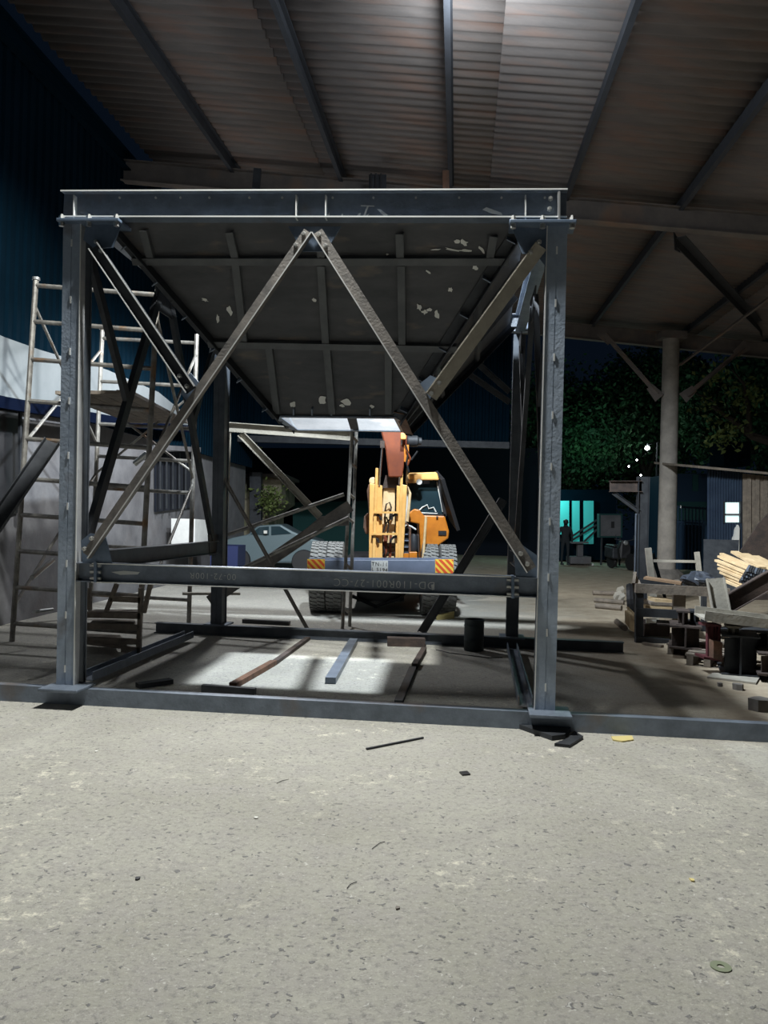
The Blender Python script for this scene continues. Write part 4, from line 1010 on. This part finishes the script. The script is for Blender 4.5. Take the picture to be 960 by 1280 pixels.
# person
def figure(px, py, Y, label):
    b0 = gnd(px, py); s = 1.0; x, y = b0.x, b0.y
    t = thing('person', (x, y, 0), label, 'person')
    me = bpy.data.meshes.new('body')
    J = {'pel': (0, 0, .92), 'che': (0, .02, 1.25), 'nec': (0, .0, 1.42), 'hed': (0, -.02, 1.56), 'top': (0, -.01, 1.66),
         'ls': (-.18, 0, 1.36), 'le': (-.25, .02, 1.1), 'lw': (-.2, -.12, .92), 'lh': (-.19, -.16, .85),
         'rs': (.18, 0, 1.36), 're': (.26, .02, 1.1), 'rw': (.24, -.06, .86), 'rh': (.24, -.08, .79),
         'lk': (-.11, -.02, .48), 'la': (-.12, .02, .08), 'lt': (-.12, -.14, .035), 'lp': (-.1, 0, .86),
         'rk': (.1, -.03, .48), 'ra': (.12, .02, .08), 'rt': (.13, -.14, .035), 'rp': (.1, 0, .86)}
    R = {'pel': .14, 'che': .16, 'nec': .06, 'hed': .10, 'top': .07, 'ls': .07, 'le': .045, 'lw': .033, 'lh': .035, 'rs': .07, 're': .045, 'rw': .033, 'rh': .035,
         'lk': .06, 'la': .045, 'lt': .04, 'lp': .09, 'rk': .06, 'ra': .045, 'rt': .04, 'rp': .09}
    E_ = [('pel', 'che'), ('che', 'nec'), ('nec', 'hed'), ('hed', 'top'), ('che', 'ls'), ('ls', 'le'), ('le', 'lw'), ('lw', 'lh'), ('che', 'rs'), ('rs', 're'), ('re', 'rw'), ('rw', 'rh'),
          ('pel', 'lp'), ('lp', 'lk'), ('lk', 'la'), ('la', 'lt'), ('pel', 'rp'), ('rp', 'rk'), ('rk', 'ra'), ('ra', 'rt')]
    ks = list(J); me.from_pydata([J[k] for k in ks], [(ks.index(a), ks.index(b_)) for a, b_ in E_], [])
    me.materials.append(M['cloth']); o = bpy.data.objects.new('body', me); col.objects.link(o); o.parent = t
    sk = o.modifiers.new('skin', 'SKIN')
    if not me.skin_vertices: 
        bpy.context.view_layer.objects.active = o
    for i, k in enumerate(ks): me.skin_vertices[0].data[i].radius = (R[k], R[k]*.85)
    me.skin_vertices[0].data[0].use_root = True
    o.modifiers.new('sub', 'SUBSURF').levels = 2; o.modifiers['sub'].render_levels = 2
    MB().lathe([(.02, .0), (.075, .03), (.095, .09), (.088, .15), (.04, .19)], (x, y + .0, 1.50), n=14).build('hair', M['black'], t, smooth=True)
    for sx in (-1, 1): MB().obox((x + .12*sx, y - .07, .03), (.045, 0, 0), (0, .13, 0), (0, 0, .03)).build('shoe', M['dark'] if sx > 0 else M['dark'], t, bevel=.02)
    return t
figure(706, 706, 29.8, 'person in dark clothes standing in silhouette before the turquoise panels')
# motorbike
mk = thing('motorbike', gnd(775, 713), 'dark scooter parked facing us right of the pale cabinet', 'motorbike')
b0 = gnd(777, 712); x, y = b0.x, b0.y
for yy in (y - .55, y + .65):
    MB().lathe([(.2, -.05), (.27, -.05), (.29, 0), (.27, .05), (.2, .05)], (x + (y - yy) * .25, yy, .29), (1, .25, 0), n=22).build('wheel', M['black'], mk)
MB().poly([(x - .16, y - .4, .4), (x + .16, y - .4, .4), (x + .2, y - .35, .75), (x + .12, y - .4, 1.0), (x - .12, y - .4, 1.0), (x - .2, y - .35, .75)], (-.05, .18, 0)).build('front_shield', M['black'], mk, bevel=.03)
MB().poly([(x - .3, y + .1, .35), (x - .02, y + .1, .35), (x - .02, y + .1, .75), (x - .3, y + .1, .75)], (-.1, .7, .05)).build('body', M['dark'], mk, bevel=.05)
MB().poly([(x - .28, y + .05, .76), (x - .02, y + .05, .76), (x - .04, y + .05, .84), (x - .26, y + .05, .84)], (-.1, .7, .02)).build('seat', M['black'], mk, bevel=.03)
MB().tube([(x - .34, y - .25, 1.05), (x - .1, y - .32, 1.0), (x + .1, y - .32, 1.0), (x + .34, y - .3, 1.05)], .018, 8).build('handlebar', M['dark'], mk)
MB().lathe([(.05, 0), (.08, .02), (.08, .08)], (x, y - .45, .93), (0, 1, 0), n=14).build('head_lamp', M['bright'], mk)
for sx in (-1, 1): MB().tube([(x + .28*sx, y - .3, 1.02), (x + .32*sx, y - .3, 1.2)], .01, 6).build('mirror_stem', M['dark'], mk)
single(MB().obox(gnd(765, 708) + V((0, 0, .18)), (.14, 0, 0), (0, .14, 0), (0, 0, .18)), 'concrete_block', M['plaster'], 'small pale block on the ground left of the parked scooter', 'block')
# street bulb
sb = thing('street_lamp', at(809, 700, 34.5), 'small bright street bulb shining among the dark trees left of the column', 'lamp')
bp_ = at(809, 560, 34.5)
MB().lathe([(.02, -.09), (.09, -.05), (.09, .05), (.02, .09)], bp_, n=14).build('bulb', M['bulb'], sb)
MB().tube([(bp_.x + .5, 34.7, 0), (bp_.x + .5, 34.7, bp_.z + .3), (bp_.x, 34.5, bp_.z + .15)], .05, 8).build('pole', M['dark'], sb)
ls_ = thing('light_string', at(786, 583, 33), 'wire with three tiny bright yard lights hanging between the street lamp and the gallows', 'lights')
pts_ = [(bp_.x + .45, 34.6, bp_.z + .1)] + [tuple(at(x_, y_, 33.5)) for x_, y_ in ((796, 575), (786, 583), (801, 594))] + [tuple(at(830, 600, 33.5))]
MB().tube(pts_, .012, 5).build('wire', M['dark'], ls_)
for p_ in pts_[1:4]: MB().lathe([(.01, -.035), (.035, 0), (.01, .035)], p_, n=8).build('bulb', M['bulb'], ls_)
single(MB().bar((pts_[4][0], pts_[4][1], 0), pts_[4], .08, .08), 'wire_post', M['dark'], 'slim dark post far behind the concrete column carrying the light wire', 'post')
# gallows stand
Yg2 = 14.5
gw = thing('gallows_stand', gnd(801, 763), 'dark steel post with a short arm and knee brace standing behind the scrap pile', 'stand')
def ga(a, b_, pr, name, mt='dark', up=(0, -1, 0)): return MB().prism(pr, at(*a, Yg2), at(*b_, Yg2), up=up).build(name, M[mt], gw)
foot = at(801, 764, Yg2)
ga((804, 596), (800, 764), prof_i(.20, .14), 'post', 'dark', (1, 0, 0)); ga((796, 642), (793.5, 764), prof_c(.06, .05), 'post_angle', 'steel')
ga((762, 608), (802, 608), prof_i(.20, .12), 'arm', 'rustdark', (0, 0, 1)); ga((766, 616), (799, 640), prof_c(.07, .04), 'knee_brace')
# blue gate
gt = thing('blue_gate', at(862, 705, 25), 'dark blue barred steel gate behind and right of the concrete column', 'gate')
for y_ in (633, 652, 700, 735): MB().bar(at(842, y_, 25), at(884, y_ + 3, 25), .05, .06).build('rail', M['gate'], gt)
for k in range(10):
    x_ = 843 + k * 4.4; MB().bar(at(x_, 633, 25), at(x_, 712, 25), .035, .035).build('bar', M['gate'], gt)
MB().poly([at(842, 655, 25.05), at(884, 657, 25.05), at(884, 712, 25.05), at(842, 712, 25.05)], (0, .02, 0)).build('gate_sheet', M['gate'], gt)
for x_ in (845, 851): MB().lathe([(.03, 0), (.03, .08)], at(x_, 635, 24.95), n=8).build('finial', M['bright'], gt)
bb = thing('blue_building', at(862, 690, 30), 'dim blue building with a pale window behind the blue gate', 'building')
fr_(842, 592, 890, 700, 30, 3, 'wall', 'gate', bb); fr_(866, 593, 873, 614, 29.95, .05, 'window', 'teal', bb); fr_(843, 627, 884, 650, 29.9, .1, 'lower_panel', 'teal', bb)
# shack
Ys = 19.0
shk = thing('corrugated_shack', at(905, 760, Ys), 'dark ribbed metal shack with a lit white window at the right edge', 'shack')
nshk = 14
for k in range(nshk):
    x0_ = 884 + k * 3.3; x1_ = x0_ + 3.3
    if 905 < x0_ + 1.6 < 927:
        ys = ((585 + (x0_-884)*.1, 627), (654, 775))
    else: ys = ((585 + (x0_-884)*.1, 775),)
    for ya, yb2 in ys:
        MB().add([at(x0_, ya, Ys), at(x0_ + 1.6, ya, Ys), at(x0_ + 2.2, ya, Ys - .05), at(x1_, ya, Ys - .05), at(x0_, yb2, Ys), at(x0_ + 1.6, yb2, Ys), at(x0_ + 2.2, yb2, Ys - .05), at(x1_, yb2, Ys - .05),
                  at(x0_, ya, Ys + .03), at(x1_, ya, Ys + .03), at(x0_, yb2, Ys + .03), at(x1_, yb2, Ys + .03)],
                 [(0,1,5,4), (1,2,6,5), (2,3,7,6), (8,10,11,9), (3,9,11,7), (0,4,10,8)]).build('wall_sheet', M['shack'], shk)
for k in range(8):
    x0_ = 929 + k * 5.2
    MB().poly([at(x0_, 592 + k*.6, Ys - .1 - .05*(k % 2)), at(x0_ + 4.9, 592 + k*.6, Ys - .1 - .05*(k % 2)), at(x0_ + 4.9, 775, Ys - .1 - .05*(k % 2)), at(x0_, 775, Ys - .1 - .05*(k % 2))], (0, .04, 0)).build('wall_board', M['oldwood'], shk)
MB().poly([at(872, 582, Ys - .5), at(980, 592, Ys - .5), at(980, 595, Ys - .5), at(872, 585, Ys - .5)], (0, 3, .3)).build('roof', M['oldwood'], shk)
wn = fr_(906, 628, 926, 653, Ys + .02, .05, 'lit_window', 'lit', shk)
fr_(906, 642, 926, 644.5, Ys - .03, .05, 'window_rail', 'plaster', shk); fr_(904.5, 626.5, 906.5, 654, Ys - .06, .08, 'window_frame', 'dark', shk); fr_(925.5, 626.5, 927.5, 654, Ys - .06, .08, 'window_frame', 'dark', shk)
single(MB().poly([at(917, 678, 18.85), at(920, 664, 18.85), at(923, 656, 18.85), at(924.5, 660, 18.85), at(924, 690, 18.85), at(917, 684, 18.85)], (0, .14, 0)), 'white_cloth', M['paint'], 'white cloth hanging below the lit shack window', 'cloth')
# second roof pieces above shack: dark block
single(MB().poly([at(905, 552, 27), at(938, 552, 27), at(938, 582, 27), at(905, 582, 27)], (0, 1.2, 0)), 'roof_tank', M['navy'], 'dark box-shaped tank above the shack roof', 'tank')

# ================================================================== THE SCRAP PILE
def B3(px, py, z=0.0): return gnd(px, py, z)
# steel and timber rack
Yr = gnd(795, 803).y
rk = thing('scrap_rack', gnd(850, 803), 'dark open rack of boards and steel at the left end of the scrap pile', 'rack')
def rb_(a, b_, w_, h_, name, mt, dy=0, dy2=None): 
    return MB().bar(at(*a, Yr + dy), at(*b_, Yr + (dy if dy2 is None else dy2)), w_, h_).build(name, M[mt], rk)
rb_((794, 735), (911, 741), .07, .12, 'top_rail', 'oldwood'); rb_((794, 765), (850, 768), .07, .11, 'middle_rail', 'dark'); rb_((794, 799), (838, 803), .07, .08, 'bottom_rail', 'dark')
MB().bar(at(799, 736, Yr + .02), V((at(799, 803, Yr).x, Yr + .02, 0)), .10, .06, up=(0, 1, 0)).build('upright', M['dark'], rk)
MB().bar(at(849, 740, Yr + .05), V((at(849, 803, Yr).x, Yr + .05, 0)), .16, .05, up=(0, 1, 0)).build('upright', M['oldwood'], rk)
MB().bar(at(898, 744, Yr + .1), V((at(898, 803, Yr).x, Yr + .1, 0)), .10, .05, up=(0, 1, 0)).build('upright', M['oldwood'], rk)
for x in (800, 850, 900):
    MB().bar(at(x, 738, Yr), at(x - 4, 728, Yr + 1.3), .07, .08).build('cross_rail', M['oldwood'], rk)
rb_((798, 728), (880, 731), .06, .10, 'back_rail', 'dark', 1.3); MB().bar(V((at(799, 760, Yr + 1.3).x, Yr + 1.3, .0)), at(797, 728, Yr + 1.3), .08, .06).build('upright', M['dark'], rk)
MB().bar(V((at(880, 760, Yr + 1.3).x, Yr + 1.3, .0)), at(880, 728, Yr + 1.3), .08, .06).build('upright', M['dark'], rk)
rb_((806, 752), (845, 754), .5, .04, 'shelf_board', 'oldwood', .5); rb_((806, 778), (842, 780), .5, .04, 'shelf_board', 'rustdark', .5)
single(MB().poly([at(806, 780, Yr + .2), at(838, 783, Yr + .2), at(837, 796, Yr + .2), at(805, 795, Yr + .2)], (0, .5, 0)), 'dark_crate', M['rustdark'], 'dark rusty crate on the lower shelf of the scrap rack', 'crate')
single(MB().poly([at(808, 773, Yr + .1), at(821, 773, Yr + .1), at(820, 779, Yr + .1), at(808, 779, Yr + .1)], (0, .03, 0)), 'white_paper', M['paint'], 'white paper sheet inside the scrap rack', 'paper')
single(MB().poly([at(819, 748, Yr + .3), at(843, 750, Yr + .3), at(843, 756, Yr + .3), at(819, 755, Yr + .3)], (0, .3, 0)), 'wood_board', M['wood'], 'pale timber board on the upper shelf of the scrap rack', 'board')
single(MB().poly([at(807, 757, Yr + .25), at(843, 759, Yr + .25), at(843, 762, Yr + .25), at(807, 761, Yr + .25)], (0, .3, 0)), 'wood_board', M['wood'], 'long pale board on the middle rail of the scrap rack', 'board')
single(MB().bar(at(806, 722, Yr + .5), at(852, 729, Yr + .3), .30, .03), 'brown_board', M['board'], 'brown board lying sloped on top of the scrap rack', 'board')
single(MB().bar(at(795, 720, Yr + .2), at(793, 734, Yr + .1), .04, .20), 'leaning_board', M['oldwood'], 'grey weathered board at the rear left corner of the scrap rack', 'board')
# black polythene bag
bg = MB(); rr_ = random.Random(5); nb = 18; mb2 = 9
c = at(872, 724, Yr + .3); vs = []; fs = []
for i in range(mb2):
    th_ = math.pi * i / (mb2 - 1)
    for k in range(nb):
        ph = 2*math.pi*k/nb; q = 1 + rr_.uniform(-.2, .2)
        vs.append(c + V((.21*math.sin(th_)*math.cos(ph)*q, .15*math.sin(th_)*math.sin(ph)*q, .10*math.cos(th_)*q)))
for i in range(mb2-1):
    for k in range(nb): fs.append((i*nb+k, i*nb+(k+1) % nb, (i+1)*nb+(k+1) % nb, (i+1)*nb+k))
single(bg.add(vs, fs), 'plastic_bag', M['plastic'], 'crumpled shiny black plastic bag on top of the scrap rack', 'bag')
# H shaped stand of light posts
hst = thing('pale_stand', gnd(845, 745), 'thin pale H-shaped frame of posts standing behind the scrap rack', 'frame')
Yh2 = Yr + 1.9
MB().bar(at(810, 685, Yh2), V((at(821, 760, Yh2).x, Yh2, 0)), .09, .06, up=(0, 1, 0)).build('post', M['palebeam'], hst); MB().bar(at(871, 690, Yh2), V((at(882, 760, Yh2).x, Yh2, 0)), .07, .05, up=(0, 1, 0)).build('post', M['palebeam'], hst)
MB().bar(at(814, 701, Yh2), at(874, 702, Yh2), .03, .04).build('cross_bar', M['palebeam'], hst)
single(MB().bar(at(815, 690, Yh2 + .3), gnd(832, 750, .0), .05, .05), 'leaning_rod', M['navy'], 'dark rod leaning back beside the left post of the pale H frame', 'rod')
# sheet metal panel
single(MB().poly([at(880, 674, 12.6), at(924, 675, 12.6), at(920, 745, 12.0), at(880, 745, 12.0)], (0, .02, 0)), 'steel_sheet', M['dark'], 'square dark steel sheet standing upright behind the timber stack', 'sheet')
single(MB().poly([at(925, 690, 13.5), at(948, 655, 13.5), at(990, 610, 13.5), at(990, 750, 13.5), at(930, 750, 13.5)], (.1, .25, 0)), 'rusty_plate', M['rustdark'], 'big rusty brown plate leaning behind the timber at the right edge', 'plate')
# timber stack
rows = ('topmost', 'second', 'third', 'fourth', 'fifth', 'sixth', 'lowest')
for r in range(7):
    for k in range(2):
        q_ = random.Random(r * 3 + k)
        x0_ = 897 + (r > 2) * (r - 2) * 2.4 + k * 7 + q_.uniform(-3, 3); y0_ = 695.5 + r * 5.0 - k * 3.2
        p = at(x0_, y0_, 10.3 - r * .05 + k * .22); q = at(x0_ + 42 + q_.uniform(-2, 4), y0_ + 18 + q_.uniform(-.7, .7), 9.6 - r * .05 + k * .22)
        single(MB().bar(p, q, .055, .026), 'timber_batten', M['wood'], 'pale timber batten in the fanned stack, %s layer, %s piece' % (rows[r], ('nearer', 'farther')[k]), 'batten', 'fanned timber battens on the scrap pile')
for k in range(6):
    p = at(918 + k*6.5, 690 + k*1.4 + (k % 2)*2, 10.8 + .03*k); q = at(953 + k*8, 710 + k*1.6 + (k % 2)*2, 10.0 + .03*k)
    single(MB().bar(p, q, .10, .03), 'timber_board', M['wood'],
           'broad pale board behind the fanned battens, %s from the left' % ('first', 'second', 'third', 'fourth', 'fifth', 'sixth')[k], 'board', 'broad pale boards at the right edge')
# bundle of small square tubes (ends facing us)
tbn = thing('tube_bundle', at(940, 725, 9.4), 'bundle of small dark square tubes with open ends facing us below the battens', 'tubes')
for r in range(5):
    for c2 in range(8):
        p = at(934 + c2*3.2 - r*2.2, 713 + r*3.6 + c2*1.0, 9.2)
        m_ = MB().prism([(-.013,-.013),(.013,-.013),(.013,.013),(-.013,.013)], p, p + V((.35, .7, .02)))
        t_ = m_.build('square_tube', M['dark'] if (r + c2) % 3 else M['steel'], tbn)
# channels and beams
single(MB().prism(prof_i(.20, .14, .012, .01), at(897, 762, 9.2), at(985, 712, 9.0), up=(0, 0, 1)), 'scrap_beam', M['rustdark'], 'dark rusty I beam sloping up to the right edge below the timber', 'beam')
single(MB().prism(prof_c(.2, .05, .01), at(893, 723, 9.0), at(901, 766, 8.9), up=(0, -1, 0)), 'upright_channel', M['palebeam'], 'short dusty channel standing upright in the middle of the scrap pile', 'channel')
pw = MB().poly([at(872, 762, 8.9), at(912, 759, 9.3), at(1000, 762, 9.3), at(1000, 775, 8.6), at(872, 766, 8.5)], (0, 0, .012))
wd_ = thing('wide_channel', at(930, 775, 8.6), 'wide dusty pale channel lying level across the right of the scrap pile', 'channel')
MB().prism(prof_c(.55, .10, .02), at(874, 772, 8.55), at(1010, 789, 8.35), up=(0, 0, 1)).build('channel', M['palebeam'], wd_)
# rusty blocks and I-beam stubs
def stub(px0, py0, px1, py1, Y, dy, label, mt='rustdark', name='steel_stub'):
    t = thing(name, at((px0+px1)/2, py1, Y), label, 'beam')
    p = at((px0 + px1)/2, (py0 + py1)/2, Y); h_ = abs(at(px0, py0, Y).z - at(px0, py1, Y).z); b_ = abs(at(px1, py0, Y).x - at(px0, py0, Y).x)
    MB().prism(prof_i(h_, b_, .02, .02), p, p + V((dy*.35, dy, 0)), up=(0, 0, 1)).build('section', M[mt], t)
    MB().poly([at(px0 + 2, py0 + 2, Y + .12), at(px1 - 2, py0 + 2, Y + .12), at(px1 - 2, py1 - 2, Y + .12), at(px0 + 2, py1 - 2, Y + .12)], (0, .015, 0)).build('end_plate', M[mt], t)
    return t
stub(838, 783, 876, 812, 9.3, .55, 'dark rusty I-beam stub on the pallet at the left')
stub(846, 764, 862, 783, 9.4, .3, 'small rusty beam piece standing on the left I-beam stub')
stub(904, 795, 948, 846, 8.25, .7, 'big dark machine block of steel at the front right of the pile', 'dark')
stub(861, 764, 876, 780, 9.5, .3, 'small dark steel lump right of the little rusty beam piece', 'dark')
single(MB().poly([at(892, 801, 8.35), at(903, 803, 8.35), at(903, 826, 8.35), at(892, 823, 8.35)], (0, .12, 0)), 'rusty_plate', M['rust'], 'small rust-brown plate beside the maroon stand', 'plate')
rs = thing('maroon_stand', at(893, 823, 8.5), 'maroon ribbed steel stand holding up the wide dusty channel', 'stand')
for x in (885, 889, 893.5, 898): MB().bar(at(x, 781, 8.5 + .03*(x % 2)), at(x, 823, 8.5), .03, .05, up=(0, 1, 0)).build('rib', M['redpaint'], rs)
MB().poly([at(882, 780, 8.45), at(902, 781, 8.45), at(902, 784, 8.45), at(882, 783, 8.45)], (0, .2, 0)).build('top_plate', M['redpaint'], rs)
MB().poly([at(880, 821, 8.4), at(904, 824, 8.4), at(904, 827, 8.4), at(880, 824, 8.4)], (0, .25, 0)).build('base_plate', M['redpaint'], rs)
stub(908, 783, 926, 796, 8.4, .3, 'small grey steel drum-like lump under the wide dusty channel', 'palebeam')
stub(930, 790, 990, 812, 8.6, .4, 'dark beam end under the wide channel at the right edge', 'dark')
stub(950, 818, 990, 846, 8.0, .4, 'dark beam end on the ground at the right edge of the picture', 'rustdark')
# pallets
def pallet(px, py, wx, label, yaw=.0, n_=4):
    b0 = gnd(px, py); t = thing('pallet', b0, label, 'pallet')
    ux = V((math.cos(yaw), math.sin(yaw), 0)); uy = V((-math.sin(yaw), math.cos(yaw), 0))
    for k in range(3):
        MB().obox(b0 + ux * (wx*k/2) + uy * .34 + V((0, 0, .055)), ux*.035, uy*.34, V((0, 0, .05))).build('bearer', M['oldwood'], t)
    for k in range(n_):
        MB().obox(b0 + ux * wx/2 + uy * (.06 + k*.2) + V((0, 0, .118)), ux*(wx/2 + .05), uy*.06, V((0, 0, .011))).build('deck_board', M['oldwood'], t)
        if k % 2 == 0: MB().obox(b0 + ux * wx/2 + uy * (.06 + k*.2) + V((0, 0, .0)), ux*(wx/2 + .05), uy*.05, V((0, 0, .006))).build('bottom_board', M['oldwood'], t)
pallet(838, 818, .42, 'weathered wooden pallet under the left rusty beam stub', -.65)
pallet(862, 832, .36, 'weathered pallet in front of the maroon stand', -.5)
single(MB().poly([gnd(884, 848), gnd(945, 856), gnd(950, 848), gnd(892, 842)], (0, 0, .02)), 'flat_sheet', M['palebeam'], 'thin flat grey sheet lying on the ground in front of the pallets', 'sheet')
single(MB().bar(gnd(804, 804, .02), gnd(828, 808, .02), .06, .03), 'ground_strip', M['oldwood'], 'thin grey strip of timber on the ground before the scrap rack', 'strip')
# pipes, crates, ring on the left of the pile
for (a, b_, r, lb) in (((741, 741), (776, 742), .05, 'farthest of three weathered logs on the ground left of the scrap rack'), ((743, 750), (780, 753), .045, 'middle weathered log on the ground left of the scrap rack'),
                      ((745, 757), (777, 760), .05, 'nearest of three parallel weathered logs left of the scrap rack'), ((771, 777), (781, 785), .045, 'short pale log lying alone on the earth before the yellow crates')):
    single(MB().tube([gnd(*a, r), gnd(*b_, r)], r, 10), 'log', M['oldwood'], lb, 'log', smooth=True)
rg = gnd(789, 789); 
single(MB().lathe([(.24, -.05), (.30, -.05), (.32, 0), (.30, .05), (.24, .05), (.24, -.05)], at(789, 755, 12.2), (1, -.35, .1), n=26, capped=False), 'rubber_ring', M['black'], 'black tyre-like ring standing at the left end of the scrap rack', 'ring')
single(MB().poly([at(781, 763, 11.5), at(787, 770, 11.2), at(787, 786, 11.2), at(781, 778, 11.5)], (.12, .1, 0)), 'wood_crate', M['wood'], 'small yellow wooden crate left of the scrap rack, rear one', 'crate')
single(MB().poly([at(787, 770, 11.0), at(793, 776, 10.9), at(793, 790, 10.9), at(787, 787, 11.0)], (.08, .15, 0)), 'wood_crate', M['wood'], 'small yellow wooden crate touching the corner of the scrap rack', 'crate')
single(MB().bar(at(784, 759, 10.9), at(794, 769, 10.8), .03, .02), 'wood_stick', M['wood'], 'thin pale stick leaning over the yellow crates', 'stick')
for k, (px, py) in enumerate(((772, 744), (777, 747), (775, 738))):
    r_ = random.Random(k); c = gnd(px, py, .08)
    single(MB().obox(c, (r_.uniform(.04, .07), .02, .02), (.0, .06, .03), (.02, 0, r_.uniform(.03, .05))), 'rubble_lump', M['palebeam'], ['pale lump among the logs left of the rack', 'grey lump beside the black ring', 'grey lump at the far end of the logs'][k], 'rubble')
for k, (px, py, s) in enumerate(((952, 888, .09), (923, 862, .05), (900, 858, .03))):
    r_ = random.Random(k + 9); c = gnd(px, py)
    bmv = [c + V((math.cos(t)*s*r_.uniform(.7, 1.3), math.sin(t)*s*r_.uniform(.7, 1.3), 0)) for t in (0, 1, 2, 3, 4, 5)]
    single(MB().poly(bmv, (0, .01, s*1.1)), 'stone', M['stone'], ['brown stone on the earth near the right edge behind the floor beam', 'small stone below the big dark machine block', 'tiny stone in front of the flat grey sheet'][k], 'stone')
